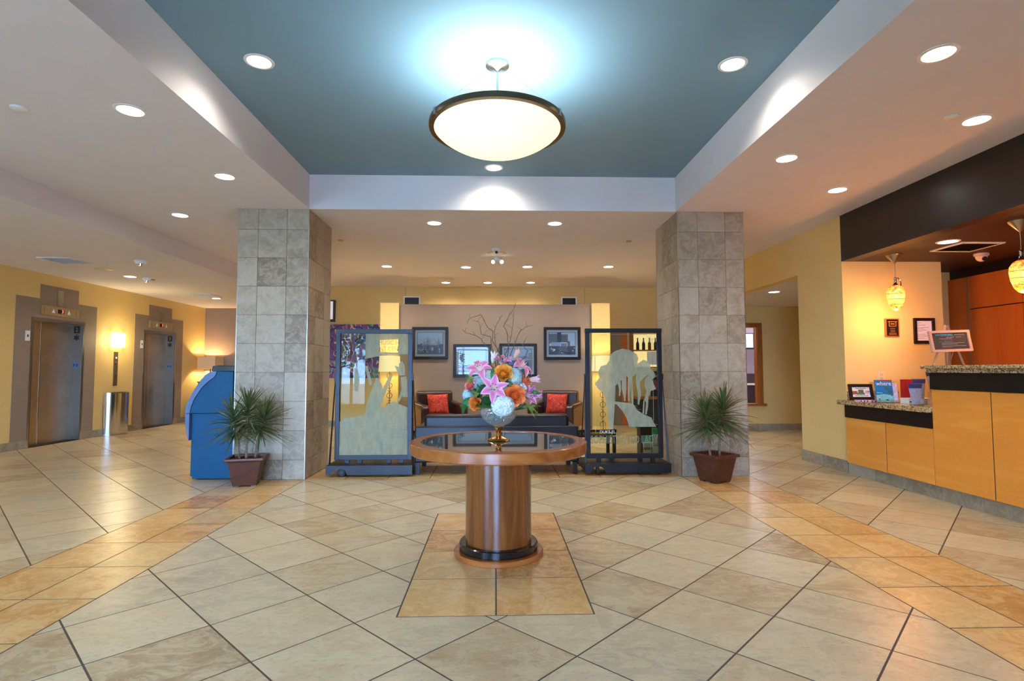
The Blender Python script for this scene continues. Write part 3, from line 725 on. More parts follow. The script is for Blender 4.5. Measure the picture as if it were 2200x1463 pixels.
# ------------------------------------------------------------------ round table
TX, TY, TZ = 0.019, 3.683, 0.737
t = thing('round_table', 'round cherry wood pedestal table with glass inset top', 'table', (TX, TY, 0))
MB().lathe([(.5, TZ - .072), (.575, TZ - .072), (.584, TZ - .064), (.584, TZ - .006), (.578, TZ), (.512, TZ), (.512, TZ - .012)], (TX, TY, 0), 96, True, False).build('tabletop_rim', M['cherry'], t, smooth=True)
m_, nt_, b_ = newmat('table_glass'); setb(b_, rgb(44, 42, 42), 0.03, 0, 0.9); b_.inputs['Coat Weight'].default_value = 1.0; b_.inputs['Coat Roughness'].default_value = 0.02; b_.inputs['Coat IOR'].default_value = 1.9
nt_.links.new(ramp(nt_, noise(nt_, posco(nt_), 140, 4, .7), [(.4, rgb(34, 32, 32)), (.7, rgb(96, 90, 82))]), b_.inputs['Base Color'])
MB().lathe([(.5115, TZ - .012), (.5115, TZ - .002), (.001, TZ - .002)], (TX, TY, 0), 72, True, False).build('glass_inset', m_, t, smooth=True)
MB().lathe([(.217, .07), (.217, TZ - .068)], (TX, TY, 0), 64).build('pedestal', M['walnut'], t, smooth=True)
MB().lathe([(.25, .032), (.258, .038), (.258, .078), (.252, .084)], (TX, TY, 0), 64).build('collar', plain('black_lacquer', rgb(18, 17, 18), .12, spec=.7), t, smooth=True)
MB().lathe([(.29, 0), (.294, .004), (.294, .028), (.288, .034)], (TX, TY, 0), 64).build('base', M['cherry'], t, smooth=True)

# ------------------------------------------------------------------ vase and flowers
VX, VY = 0.021, 3.683
t = thing('footed_vase', 'cut crystal footed bowl vase with gold foot on the round table', 'vase', (VX, VY, TZ - .002))
z0 = TZ - .002
MB().lathe([(.073, 0), (.076, .006), (.060, .016), (.030, .026), (.018, .034), (.014, .05)], (VX, VY, z0), 20, True, False).build('foot', M['gold'], t)
MB().lathe([(.014, .05), (.024, .056), (.015, .064), (.030, .074), (.034, .086), (.030, .094)], (VX, VY, z0), 14, False, True).build('stem', M['gold'], t)
prof = [(.030, .094), (.075, .115), (.108, .145), (.124, .185), (.130, .225), (.126, .225), (.118, .185), (.10, .148), (.07, .12), (.028, .1)]
MB().lathe(prof, (VX, VY, z0), 18, False, False).build('bowl', M['crystal'], t)
m = MB()
for k in range(26):
    a = random.random() * 2 * PI; r = random.random() * .055; a2 = a + .6
    m.tube([(VX + r * math.cos(a), VY + r * math.sin(a), z0 + .112 + r * .3), (VX + 1.5 * r * math.cos(a2), VY + 1.5 * r * math.sin(a2), z0 + .235)], .006, 5)
m.build('flower_stems', plain('stem_green', rgb(52, 82, 48), .5), t, smooth=True)

def basis(ax):
    ax = Vector(ax).normalized(); h = Vector((0, 0, 1)) if abs(ax.z) < .9 else Vector((1, 0, 0))
    e1 = ax.cross(h).normalized(); return ax, e1, ax.cross(e1)
def petal_mesh(c, ax, e1, e2, ang, L, W, th0, th1, cb, cm, ce, cup=.25, nt_=9, nw=5, rounded=False):
    rad = e1 * math.cos(ang) + e2 * math.sin(ang); tan = -e1 * math.sin(ang) + e2 * math.cos(ang)
    rows = []; cols = []; rho = .006; h = 0.0
    for i in range(nt_ + 1):
        tt = i / nt_; th = th0 + (th1 - th0) * tt ** 1.25
        if i: rho += L / nt_ * math.sin(th); h += L / nt_ * math.cos(th)
        w = W * max(.04, math.sin(PI * (0.06 + .94 * tt) ** .85)) * .5
        if rounded: w = W * .5 * math.sqrt(max(.02, 1 - ((tt - .56) / .5) ** 2))
        nrm = rad * math.cos(th) - ax * math.sin(th)
        row = []; col = []
        for j in range(nw):
            s_ = (j / (nw - 1)) * 2 - 1
            p = c + rad * rho + ax * h + tan * (w * s_) - nrm * (cup * w * s_ * s_)
            row.append(p)
            e = abs(s_)
            q = [cm[k] * (1 - e ** 2) + ce[k] * e ** 2 for k in range(3)]
            f_ = max(0, 1 - tt * 2.6)
            col.append(tuple(q[k] * (1 - f_) + cb[k] * f_ for k in range(3)) + (1,))
        rows.append(row); cols.append(col)
    m = MB(); vs_ = [p for r in rows for p in r]; cs = [q for r in cols for q in r]
    for i in range(nt_):
        for j in range(nw - 1):
            ids = (i * nw + j, i * nw + j + 1, (i + 1) * nw + j + 1, (i + 1) * nw + j)
            m.f.append(ids); m.c.append([cs[k] for k in ids])
    m.v = [tuple(p) for p in vs_]
    return m
PK = rgb(228, 104, 150)[:3]; PKL = rgb(252, 198, 210)[:3]; CR = rgb(246, 236, 214)[:3]; WH = rgb(250, 240, 238)[:3]
def lily(px, py, dy, ax, size, label, th1=115, spread=1.0, cm=PK, ce=PKL, cb=CR, rot=0.0, th0=18, wid=.42):
    c = at(px, py, VY + dy)
    ax, e1, e2 = basis(ax)
    t = thing('lily', label, 'flower', c, group='pink lilies in the vase')
    for k in range(6):
        L = size * (1.0 if k % 2 else .96) * random.uniform(.94, 1.06)
        petal_mesh(c, ax, e1, e2, rot + k * PI / 3 + random.uniform(-.12, .12), L, L * (wid if k % 2 else wid * 1.3), math.radians(th0), math.radians(th1 * random.uniform(.85, 1.12)), cb, cm, ce).build('petal', M['petal'], t, smooth=True, angle=False)
    m = MB()
    for k in range(6):
        a = rot + .5 + k * PI / 3; d = (ax + (e1 * math.cos(a) + e2 * math.sin(a)) * .28).normalized()
        p = c + d * size * .62; m.tube([c, p], .0011, 5, (.75, .85, .55, 1)); m.tube([p - e1 * .004, p + e1 * .004], .0026, 6, rgb(150, 62, 24))
    m.build('stamens', M['petal'], t, smooth=True)
def bud(px, py, dy, tip, size, label, c1, c2, flare=.35):
    c = at(px, py, VY + dy); ax, e1, e2 = basis(tip)
    t = thing('lily_bud', label, 'flower', c, group='half-open lily buds in the vase')
    for k in range(3):
        petal_mesh(c, ax, e1, e2, k * 2 * PI / 3, size, size * .42, .22, flare, c1, c2, c2, .5).build('petal', M['petal'], t, smooth=True, angle=False)
    for k in range(3):
        petal_mesh(c, ax, e1, e2, k * 2 * PI / 3 + PI / 3, size * .95, size * .34, .18, flare * 1.8, c1, c2, c2, .5).build('petal', M['petal'], t, smooth=True, angle=False)
def rose(px, py, dy, ax, r, label, cin, cout):
    c = at(px, py, VY + dy); ax, e1, e2 = basis(ax); m = MB()
    m.sphere(c - ax * r * .1, r * .42, 12, 8, col=tuple(q * .8 for q in cin) + (1,))
    for ring, (n_, off, L_, W_, a0, a1) in enumerate([(3, .10, .62, .62, -.10, -.25), (4, .22, .70, .75, .0, .05), (5, .34, .78, .90, .12, .35), (6, .46, .82, 1.05, .3, .75), (6, .54, .86, 1.15, .6, 1.35)]):
        f_ = ring / 4; cc = tuple(cin[k] * (1 - f_) + cout[k] * f_ for k in range(3)); ce = tuple(min(1, q * 1.2 + .02) for q in cc); cb = tuple(q * .75 for q in cc)
        for k in range(n_):
            an = k * 2 * PI / n_ + ring * .9
            q = petal_mesh(c + (e1 * math.cos(an) + e2 * math.sin(an)) * r * off * .8 - ax * r * (.12 + .1 * ring), ax, e1, e2, an + random.uniform(-.12, .12), r * L_, r * W_, a0, a1, cb, cc, ce, .75, 7, 7, True)
            o = len(m.v); m.v += q.v; m.f += [tuple(i + o for i in f) for f in q.f]; m.c += q.c
    m.sphere(c - ax * r * .75, r * .3, 10, 6, col=rgb(70, 100, 50))
    o = m.build('rose', M['petal'], smooth=True, angle=False); tag(o, label, 'flower', 'roses in the vase')
def hydrangea(px, py, dy, r, label, cols, n=70, squash=(1, 1, .9), fs=.40):
    c = at(px, py, VY + dy); m = MB()
    m.sphere(c, r * .86, 14, 10, squash, tuple(q * .8 for q in cols[0]) + (1,)); n = int(n * 1.9)
    for k in range(n):
        z = 1 - 2 * (k + .5) / n; a = k * 2.39996; s_ = math.sqrt(1 - z * z)
        d = Vector((s_ * math.cos(a), s_ * math.sin(a), z)); p = c + Vector((d.x * squash[0], d.y * squash[1], d.z * squash[2])) * r * random.uniform(.88, 1.02)
        ax, e1, e2 = basis(d); ro = random.random() * PI; col = random.choice(cols); b_ = random.uniform(.85, 1.05)
        for q in range(4):
            aa = ro + q * PI / 2; u = e1 * math.cos(aa) + e2 * math.sin(aa); w = ax.cross(u); f_ = r * fs
            cc = tuple(min(1, x_ * b_) for x_ in col) + (1,)
            m.add([p, p + u * f_ * .55 + w * f_ * .42 + ax * f_ * .18, p + u * f_ + ax * f_ * .08, p + u * f_ * .55 - w * f_ * .42 + ax * f_ * .18], [(0, 1, 2, 3)], cc)
    o = m.build('hydrangea', M['petal']); tag(o, label, 'flower', 'hydrangea heads in the vase')
def broadleaf(pts, W, label, col=rgb(38, 96, 42), up=(0, -1, .2), curl=.2, name='broad_leaf', group='green leaves in the vase'):
    pts = [Vector(p) for p in pts]; m = MB(); n_ = len(pts) - 1; steps = 10; rows = []
    def bez(tt):
        q = list(pts)
        while len(q) > 1: q = [a.lerp(b, tt) for a, b in zip(q, q[1:])]
        return q[0]
    U = Vector(up)
    for i in range(steps + 1):
        tt = i / steps; p = bez(tt); d = (bez(min(1, tt + .05)) - bez(max(0, tt - .05))).normalized()
        sd = d.cross(U).normalized(); nn = sd.cross(d); w = W * .5 * max(.03, math.sin(PI * (.08 + .92 * tt) ** .8))
        rows.append([p + sd * w * s_ - nn * curl * w * s_ * s_ for s_ in (-1, -.5, 0, .5, 1)])
    for i in range(steps):
        for j in range(4):
            c_ = col if j in (0, 3) else tuple(x_ * 1.25 for x_ in col[:3]) + (1,)
            m.add([rows[i][j], rows[i][j + 1], rows[i + 1][j + 1], rows[i + 1][j]], [(0, 1, 2, 3)], c_)
    o = m.build(name, M['leafy'], smooth=True, angle=False); tag(o, label, 'leaf', group)
Z6 = lambda x, y: (980 + x / 6.65, 740 + y / 6.65)
lily(*Z6(345, 385), -.06, (-.25, -.75, .8), .112, 'open pink lily at the upper left of the bouquet with red stamens', 150)
lily(*Z6(545, 640), -.13, (-.05, -1, .25), .122, 'large pink lily opening toward the viewer at the bouquet centre', 118, rot=.35)
lily(*Z6(650, 300), -.01, (.15, -.4, .9), .10, 'pink lily behind the upper orange rose', 95)
lily(*Z6(900, 350), -.03, (.55, -.35, .75), .122, 'pink lily with curled petals at the upper right of the bouquet', 155)
lily(*Z6(985, 745), -.10, (.75, -.75, .25), .105, 'pink lily at the lower right of the bouquet beside an orange rose', 90, cm=rgb(196, 84, 150)[:3])
bud(*Z6(520, 265), -.02, (.18, -.1, 1), .085, 'white trumpet-shaped lily standing at the top left', rgb(206, 206, 150)[:3], rgb(244, 228, 222)[:3], .3)
bud(*Z6(830, 190), -.02, (.55, -.1, .9), .075, 'yellow and pink lily bud at the very top right', rgb(206, 190, 90)[:3], rgb(232, 176, 150)[:3], .25)
bud(*Z6(1040, 500), -.04, (1, -.25, .05), .085, 'pale pink lily bud pointing right', rgb(196, 206, 140)[:3], rgb(240, 180, 180)[:3], .3)
bud(*Z6(1090, 720), -.07, (1, -.3, .05), .07, 'small pink lily bud at the far right under a leaf', rgb(226, 200, 190)[:3], rgb(232, 150, 190)[:3], .35)
OR = rgb(252, 144, 22)[:3]; OR2 = rgb(252, 116, 36)[:3]
rose(*Z6(680, 410), -.11, (-.05, -.85, .5), .056, 'orange rose above the central pink lily', OR, rgb(254, 168, 60)[:3])
rose(*Z6(840, 730), -.15, (.1, -1, .15), .060, 'orange rose right of the white hydrangea', OR2, rgb(254, 134, 64)[:3])
rose(*Z6(200, 580), -.05, (-.7, -.6, .4), .040, 'pink and coral rose at the left edge of the bouquet', rgb(226, 110, 84)[:3], rgb(236, 128, 130)[:3])
rose(*Z6(270, 840), -.12, (-.5, -.85, 0), .040, 'yellow-orange rose at the lower left between green leaves', rgb(240, 150, 30)[:3], rgb(236, 120, 50)[:3])
rose(*Z6(990, 515), -.06, (.7, -.6, .4), .044, 'coral rose at the right edge of the bouquet', rgb(226, 96, 50)[:3], rgb(238, 130, 90)[:3])
rose(*Z6(460, 350), .0, (-.1, -.6, .7), .034, 'small dark orange rose tucked between the upper lilies', rgb(196, 90, 30)[:3], rgb(206, 110, 50)[:3])
hydrangea(*Z6(670, 870), -.13, .072, 'large white hydrangea head hanging over the vase rim', [rgb(246, 244, 226)[:3], rgb(240, 238, 220)[:3], rgb(232, 234, 226)[:3]], 90)
hydrangea(*Z6(845, 465), -.08, .045, 'pale blue hydrangea head right of the upper orange rose', [rgb(196, 210, 200)[:3], rgb(226, 226, 196)[:3], rgb(176, 196, 204)[:3]], 60, (1, 1, 1.3))
hydrangea(*Z6(170, 725), -.03, .038, 'pale turquoise hydrangea head at the far left', [rgb(166, 200, 204)[:3], rgb(196, 214, 206)[:3]], 50, (.9, 1, 1.1))
hydrangea(*Z6(960, 620), -.04, .048, 'white hydrangea head behind the lower right lily', [rgb(246, 242, 220)[:3], rgb(238, 234, 210)[:3]], 50)
hydrangea(*Z6(440, 455), -.04, .05, 'white and grey hydrangea head under the upper left lily', [rgb(236, 232, 212)[:3], rgb(206, 206, 186)[:3]], 50)
hydrangea(*Z6(740, 610), -.05, .055, 'cream hydrangea head in the middle behind the central lily', [rgb(226, 222, 190)[:3], rgb(206, 208, 186)[:3]], 50)
hydrangea(*Z6(300, 545), -.02, .045, 'pale hydrangea head behind the coral rose on the left', [rgb(206, 214, 206)[:3], rgb(186, 204, 206)[:3]], 40)
A = lambda x, y, dy: at(*Z6(x, y), VY + dy)
broadleaf([A(560, 900, -.1), A(400, 850, -.2), A(280, 870, -.16), A(300, 880, -.02)], .078, 'wide folded green leaf along the left vase rim', curl=.1, up=(0, -.3, 1))
broadleaf([A(370, 900, -.06), A(250, 840, -.12), A(60, 760, -.1), A(110, 1000, -.05)], .085, 'broad green leaf drooping at the far left of the bouquet', curl=.2)
broadleaf([A(800, 960, -.08), A(900, 880, -.18), A(1010, 860, -.14), A(1080, 930, -.04)], .07, 'wide green leaf along the right vase rim', curl=.1, up=(0, -.3, 1))
broadleaf([A(540, 530, -.1), A(530, 450, -.13), A(515, 380, -.12), A(530, 320, -.08)], .036, 'upright green leaf left of the upper orange rose')
broadleaf([A(1050, 680, -.1), A(1110, 670, -.12), A(1160, 690, -.12), A(1215, 715, -.1)], .03, 'slim green leaf pointing right above the small pink bud')
broadleaf([A(690, 540, -.1), A(740, 560, -.13), A(800, 580, -.13), A(850, 590, -.1)], .036, 'olive green leaf under the upper orange rose', rgb(92, 116, 54))
broadleaf([A(960, 390, -.05), A(990, 420, -.07), A(1020, 450, -.06), A(1040, 490, -.05)], .034, 'green leaf between the coral rose and the upper right lily', rgb(52, 100, 40))
broadleaf([A(350, 760, -.06), A(330, 690, -.09), A(320, 620, -.1), A(300, 560, -.08)], .04, 'dark green leaf left of the central lily', rgb(34, 74, 30))
broadleaf([A(690, 250, .0), A(660, 230, -.02), A(640, 200, -.02), A(620, 170, 0)], .026, 'small dark leaf at the top behind the white lily', rgb(34, 74, 40))
for k, (x, y, ang, L_, lab) in enumerate([(600, 780, 2.2, .09, 'hidden dark leaf behind the central lily'), (420, 640, 2.6, .10, 'dark leaf pointing left behind the central lily'), (760, 700, .9, .09, 'dark leaf between the white hydrangea and the lower orange rose'), (900, 560, .5, .09, 'dark leaf behind the pale blue hydrangea'), (560, 480, 1.9, .10, 'dark leaf under the upper left lily'), (880, 830, -.2, .10, 'dark leaf below the lower orange rose'), (430, 800, 3.0, .09, 'dark leaf beside the folded left leaf'), (700, 480, 1.4, .09, 'dark leaf behind the upper orange rose'), (280, 690, 2.8, .09, 'dark leaf near the turquoise hydrangea'), (1000, 640, .2, .09, 'dark leaf behind the coral rose')]):
    p0 = A(x, y, -.03); d = Vector((math.cos(ang), -.3, math.sin(ang)))
    broadleaf([p0 - d * L_ * .5, p0 - d * L_ * .1 + Vector((0, -.02, .0)), p0 + d * L_ * .3 + Vector((0, -.02, 0)), p0 + d * L_ * .6], .06, lab, rgb(30 + 4 * (k % 3), 70 + 6 * (k % 4), 30))
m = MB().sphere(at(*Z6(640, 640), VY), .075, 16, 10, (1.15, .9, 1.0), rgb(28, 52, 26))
for k in range(160):
    z = 1 - 2 * (k + .5) / 160; a = k * 2.39996; s_ = math.sqrt(1 - z * z); d = Vector((s_ * math.cos(a), s_ * math.sin(a), z)); c = at(*Z6(640, 640), VY) + Vector((d.x * .086, d.y * .068, d.z * .075))
    ax, e1, e2 = basis(d); u = (e1 * math.cos(k) + e2 * math.sin(k)); w = ax.cross(u); m.add([c, c + u * .02 + w * .008 + ax * .01, c + u * .045 + ax * .022, c + u * .02 - w * .008 + ax * .01], [(0, 1, 2, 3)], rgb(44 + k % 30, 84 + k % 40, 36))
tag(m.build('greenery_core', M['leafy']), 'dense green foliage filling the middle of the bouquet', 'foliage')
for k, (x0, y0, spread, lab) in enumerate([(1010, 880, 1, 'feathery green fern sprig at the lower right of the bouquet'), (330, 700, -1, 'feathery green fern sprig at the left beside the central lily'), (260, 480, -1, 'feathery green fern sprig above the coral rose')]):
    m = MB()
    for j in range(16):
        a = random.uniform(-.9, .5); L = random.uniform(.04, .1 if k == 0 else .06)
        p0 = A(x0, y0, -.12); d = Vector((spread * math.cos(a), random.uniform(-.4, .2), math.sin(a))); p1 = p0 + d * L * .6; p2 = p0 + d * L + Vector((0, 0, -.02 if k == 0 else .01))
        m.tube([p0, p1, p2], [.0016, .0013, .0005], 5, rgb(116, 146, 52))
        for s_ in (.3, .5, .7, .9):
            q = p0.lerp(p2, s_); m.tube([q, q + Vector((spread * .008, 0, random.choice((-1, 1)) * .012))], [.001, .0004], 4, rgb(126, 156, 60))
    o = m.build('fern_sprig', M['leafy'], smooth=True); tag(o, lab, 'fern', 'fern sprigs in the vase')
Z4 = lambda x, y, dy=0: at(960 + x / 4.573, 640 + y / 4.573, VY + dy)
twigs = [([(480, 640), (450, 540), (375, 460), (330, 400), (280, 365), (190, 345), (150, 305)], 'willow twig bending far to the left', 0),
         ([(500, 620), (495, 500), (445, 420), (455, 330), (400, 290), (360, 215), (335, 165), (270, 185), (215, 205), (200, 255)], 'willow twig curling over at the upper left', .03),
         ([(470, 600), (440, 470), (430, 380), (340, 360), (330, 300), (315, 240), (250, 215)], 'thin crooked willow twig in the left middle', .06),
         ([(560, 640), (480, 470), (465, 330), (490, 260), (545, 165)], 'straight willow twig left of centre', -.02),
         ([(590, 640), (605, 500), (590, 330), (560, 275), (575, 235), (630, 150), (665, 95), (676, 45)], 'tallest willow twig reaching highest', 0),
         ([(600, 640), (575, 560), (625, 420), (640, 330), (655, 210), (660, 120)], 'pale straight willow twig beside the tallest', .05),
         ([(610, 600), (660, 470), (700, 370), (720, 320), (770, 290), (835, 265)], 'willow twig leaning right', .02),
         ([(700, 640), (780, 570), (790, 520), (745, 460), (770, 420)], 'short curled willow twig on the right', .0)]
for pts, lab, dy in twigs:
    P_ = [Vector((VX + .03 * math.sin(len(lab)), VY + .02, TZ + .2)), Z4(525 + (pts[0][0] - 540) * .4, 830, dy * .6)] + [Z4(x, y, dy) for x, y in pts]; Q = []
    for a, b in zip(P_, P_[1:]):
        for s_ in range(4): Q.append(a.lerp(b, s_ / 4) + Vector((random.uniform(-1, 1), random.uniform(-1, 1), random.uniform(-1, 1))) * .0022)
    Q.append(P_[-1]); L = len(Q)
    m = MB().tube(Q, [.0030 * (1 - .75 * i / L) + .0006 for i in range(L)], 6)
    for s_ in (.45, .6, .75, .88):
        q = Q[int(L * s_)]; dv = Vector((random.uniform(-.05, .05), random.uniform(-.03, .03), random.uniform(.01, .05)))
        m.tube([q, q + dv * .5 + Vector((0, 0, .008)), q + dv], [.0012, .001, .0005], 5)
    tag(m.build('willow_twig', M['twig'], smooth=True), lab, 'twig', 'willow twigs in the vase')
# ------------------------------------------------------------------ glass display trolleys
def trolley(fx0, fx1, ztop, side, label):
    """frame from fx0 to fx1; side: -1 left one, +1 right one"""
    yf = 6.50; zb = 0.165
    bx0, bx1, by0, by1 = fx0 - .045, fx1 + .035, 6.30, 6.80
    t = thing('display_trolley', label, 'display stand', ((fx0 + fx1) / 2, 6.55, 0), group='etched glass display trolleys')
    MB().box(bx0, bx1, by0, by1, .118, .13).build('base_plate', M['dark_metal'], t)
    # front fascia with an arch cut for the caster
    cx = bx0 + .17 if side < 0 else bx0 + .15
    if side < 0: poly = [(bx0, .118), (bx0, .03), (bx0 + .055, .03), (bx0 + .06, .055)] + [(cx - .06 * math.cos(k * PI / 8) + 0, .05 + .045 * math.sin(k * PI / 8)) for k in range(1, 9)] + [(cx + .07, .025), (bx1, .025), (bx1, .118)]
    else: poly = [(bx0, .118), (bx0, .025), (cx - .09, .025)] + [(cx - .085 * math.cos(k * PI / 8) - 0.0, .028 + .075 * math.sin(k * PI / 8)) for k in range(0, 9)] + [(cx + .09, .025), (bx1, .025), (bx1, .118)]
    MB().prism(poly, lambda a, b, d: (a, d, b), by0, by0 + .006).build('front_fascia', M['dark_metal'], t)
    MB().box(bx0, bx1, by1 - .006, by1, .025, .118).build('rear_fascia', M['dark_metal'], t)
    MB().box(bx0, bx0 + .006, by0 + .006, by1 - .006, .045, .118).build('side_fascia', M['dark_metal'], t)
    MB().box(bx1 - .006, bx1, by0 + .006, by1 - .006, .045, .118).build('side_fascia', M['dark_metal'], t)
    for x in (cx, bx1 - .13):
        for y in (by0 + .045, by1 - .1):
            c = thing_part = MB()
            w = MB().lathe([(.012, -.014), (.044, -.014), (.048, -.009), (.048, .009), (.044, .014), (.012, .014)], (0, 0, 0), 20)
            rot = Matrix.Rotation(PI / 2, 3, 'Y') if (side > 0 and x == cx) else Matrix.Rotation(PI / 2, 3, 'X') @ Matrix.Identity(3)
            w.v = [tuple(rot @ Vector(p) + Vector((x, y, .048))) for p in w.v]
            cs = w.build('caster_wheel', M['rubber'], t, smooth=True)
            h = MB().lathe([(.0, -.016), (.024, -.016), (.024, .016), (.0, .016)], (0, 0, 0), 14, False, False)
            h.v = [tuple(rot @ Vector(p) + Vector((x, y, .048))) for p in h.v]
            h.build('hub', M['dark_metal'], cs, smooth=True)
            MB().box(x - .02, x + .02, y - .02, y + .02, .095, .118).build('caster_fork', M['dark_metal'], t)
    r = .05
    MB().box(fx0, fx0 + r, yf - .025, yf + .025, zb, ztop - r).build('frame_upright', M['dark_metal'], t, bevel=.003)
    MB().box(fx1 - r, fx1, yf - .025, yf + .025, zb, ztop - r).build('frame_upright', M['dark_metal'], t, bevel=.003)
    MB().box(fx0 - .003, fx1 + .003, yf - .028, yf + .028, ztop - r, ztop).build('frame_top_rail', M['dark_metal'], t, bevel=.003)
    MB().box(fx0 + r, fx1 - r, yf - .025, yf + .025, zb, zb + .055).build('frame_bottom_rail', M['dark_metal'], t, bevel=.003)
    for x in (fx0 + .12, fx1 - .15, (fx0 + fx1) / 2 - .18, (fx0 + fx1) / 2 + .16): MB().box(x, x + .05, yf - .02, yf + .02, .13, zb).build('spacer_block', M['dark_metal'], t)
    for x in (fx0 - .006, fx1 + .006):
        for y in (by0 + .06, by1 - .05, by0 + .10):
            MB().tube([(x, yf + (.0 if y < yf else .01), 1.13), (x + (-.02 if x < fx0 else .02), y, .13)], .006, 8).build('brace_rod', M['dark_metal'], t, smooth=True)
        MB().box(x - .008, x + .008, yf - .022, yf + .022, 1.09, 1.16).build('brace_bracket', M['dark_metal'], t)
    gx0, gx1, gz0, gz1 = fx0 + r, fx1 - r, zb + .055, ztop - r
    MB().box(gx0, gx1, yf - .004, yf + .004, gz0, gz1).build('glass_pane', M['pane'], t)
    return t, (gx0, gx1, gz0, gz1, yf - .0055)
ETCH = 0
def etch(t, g, box, polys, name, ymul=1.0):
    """flat etched shapes on the pane; box = the outline's own extents"""
    global ETCH; ETCH += 1
    (gx0, gx1, gz0, gz1, y) = g; y -= .0004 * (ETCH % 30); (bx0, bx1, by0, by1) = box
    m = MB()
    for p in polys:
        q = [(min(max(gx0 + (a - bx0) / (bx1 - bx0) * (gx1 - gx0), gx0), gx1), y, min(max(gz1 - (b - by0) / (by1 - by0) * (gz1 - gz0), gz0), gz1)) for a, b in p]
        a2 = sum(q[i][0] * q[(i + 1) % len(q)][2] - q[(i + 1) % len(q)][0] * q[i][2] for i in range(len(q)))
        if a2 < 0: q = q[::-1]
        m.add(q, [tuple(range(len(q)))])
    return m.build(name, M['frost'], t)
def limb(pts, w):
    """tapered strip outline"""
    n = len(pts); L = []; R_ = []
    for i, (x, y) in enumerate(pts):
        ww = w * (1 - .65 * i / (n - 1)) / 2 if n > 1 else w
        L.append((x - ww, y)); R_.append((x + ww, y))
    return L + R_[::-1]
def linebox(x0, x1, y0, y1): return [(x0, y0), (x1, y0), (x1, y1), (x0, y1)]
etl = M['frost']
# right trolley: dancers on a curved stair
tr, g = trolley(1.070, 1.985, 1.70, 1, 'wheeled steel frame with glass etched with dancers on stairs, beside the beige column')
bx = (237, 752, 300, 1240)
etch(tr, g, bx, [[(275, 700), (290, 680), (310, 650), (300, 610), (322, 562), (365, 552), (388, 515), (392, 475), (430, 445), (485, 425), (545, 437), (595, 468), (608, 505), (598, 535), (600, 600), (575, 640), (540, 660), (510, 640), (470, 680), (432, 715), (425, 850), (410, 1055), (378, 1052), (365, 880), (340, 770), (300, 740)]], 'etched_dancer')
for leg in ([(458, 685), (466, 740), (460, 795)], [(492, 640), (488, 740), (502, 835)], [(500, 640), (505, 740), (500, 835)], [(540, 650), (532, 740), (530, 838)], [(545, 650), (556, 760), (560, 862)]):
    etch(tr, g, bx, [limb(leg, 26)], 'etched_dancer')
etch(tr, g, bx, [[(600, 545), (645, 512), (690, 532), (700, 570), (690, 620), (650, 650), (615, 690), (625, 780), (608, 865), (596, 860), (600, 770), (585, 690), (590, 640)]], 'etched_dancer')
etch(tr, g, bx, [[(700, 585), (727, 612), (732, 650), (708, 668), (738, 742), (700, 756), (680, 800), (676, 880), (664, 940), (652, 940), (660, 850), (650, 830), (645, 935), (632, 935), (640, 840), (668, 760), (650, 720), (655, 660), (680, 640)]], 'etched_dancer')
etch(tr, g, bx, [[(420, 838), (520, 850), (570, 865), (592, 905), (640, 938), (700, 965), (716, 1002), (735, 1036), (530, 1036), (512, 970), (482, 915), (442, 865), (420, 856)]], 'etched_stair')
etch(tr, g, bx, [linebox(276, 279, 375, 1085), linebox(318, 672, 313, 316), linebox(714, 717, 375, 995)] + [linebox(*q) for q in ((292, 318, 313, 315), (292, 294, 313, 355), (316, 318, 313, 355), (292, 318, 353, 355), (276, 302, 333, 335), (276, 278, 333, 377), (300, 302, 333, 377), (276, 302, 375, 377), (672, 700, 332, 334), (698, 700, 332, 377), (672, 674, 313, 334), (690, 716, 358, 360), (690, 692, 340, 377), (690, 716, 375, 377), (714, 716, 340, 377), (700, 735, 313, 315), (733, 735, 313, 352), (700, 735, 350, 352))], 'etched_border')
gx0, gx1, gz0, gz1, gy = g
def gpos(x, y): return (gx0 + (x - bx[0]) / (bx[1] - bx[0]) * (gx1 - gx0), gz1 - (y - bx[2]) / (bx[3] - bx[2]) * (gz1 - gz0))
pale = plain('etched_letter', rgb(206, 212, 200), .7)
dk = plain('etched_letter_shade', rgb(128, 130, 106), .7)
x, z = gpos(366, 1074); put_text('lettering', 'DUKE EL', .06, pale, tr, frameY(x, gy - .0145, z), .185, .034)
x, z = gpos(490, 1135); put_text('lettering', 'SOPHISTICATED LADY', .06, dk, tr, frameY(x, gy - .0145, z), .80, .095)
lw = plain('etched_line', rgb(168, 176, 152), .8)
def etch_lines(t, g, bx, lines, w=.0035):
    gx0, gx1, gz0, gz1, gy = g
    for ln in lines:
        m = MB()
        P_ = [Vector((gx0 + (a - bx[0]) / (bx[1] - bx[0]) * (gx1 - gx0), gy - .0135, gz1 - (b - bx[2]) / (bx[3] - bx[2]) * (gz1 - gz0))) for a, b in ln]
        for a, b in zip(P_, P_[1:]):
            d = (b - a).normalized(); n_ = Vector((d.z, 0, -d.x)) * w / 2
            m.add([a - n_, b - n_, b + n_, a + n_], [(0, 1, 2, 3)])
        m.build('etched_line', lw, t)
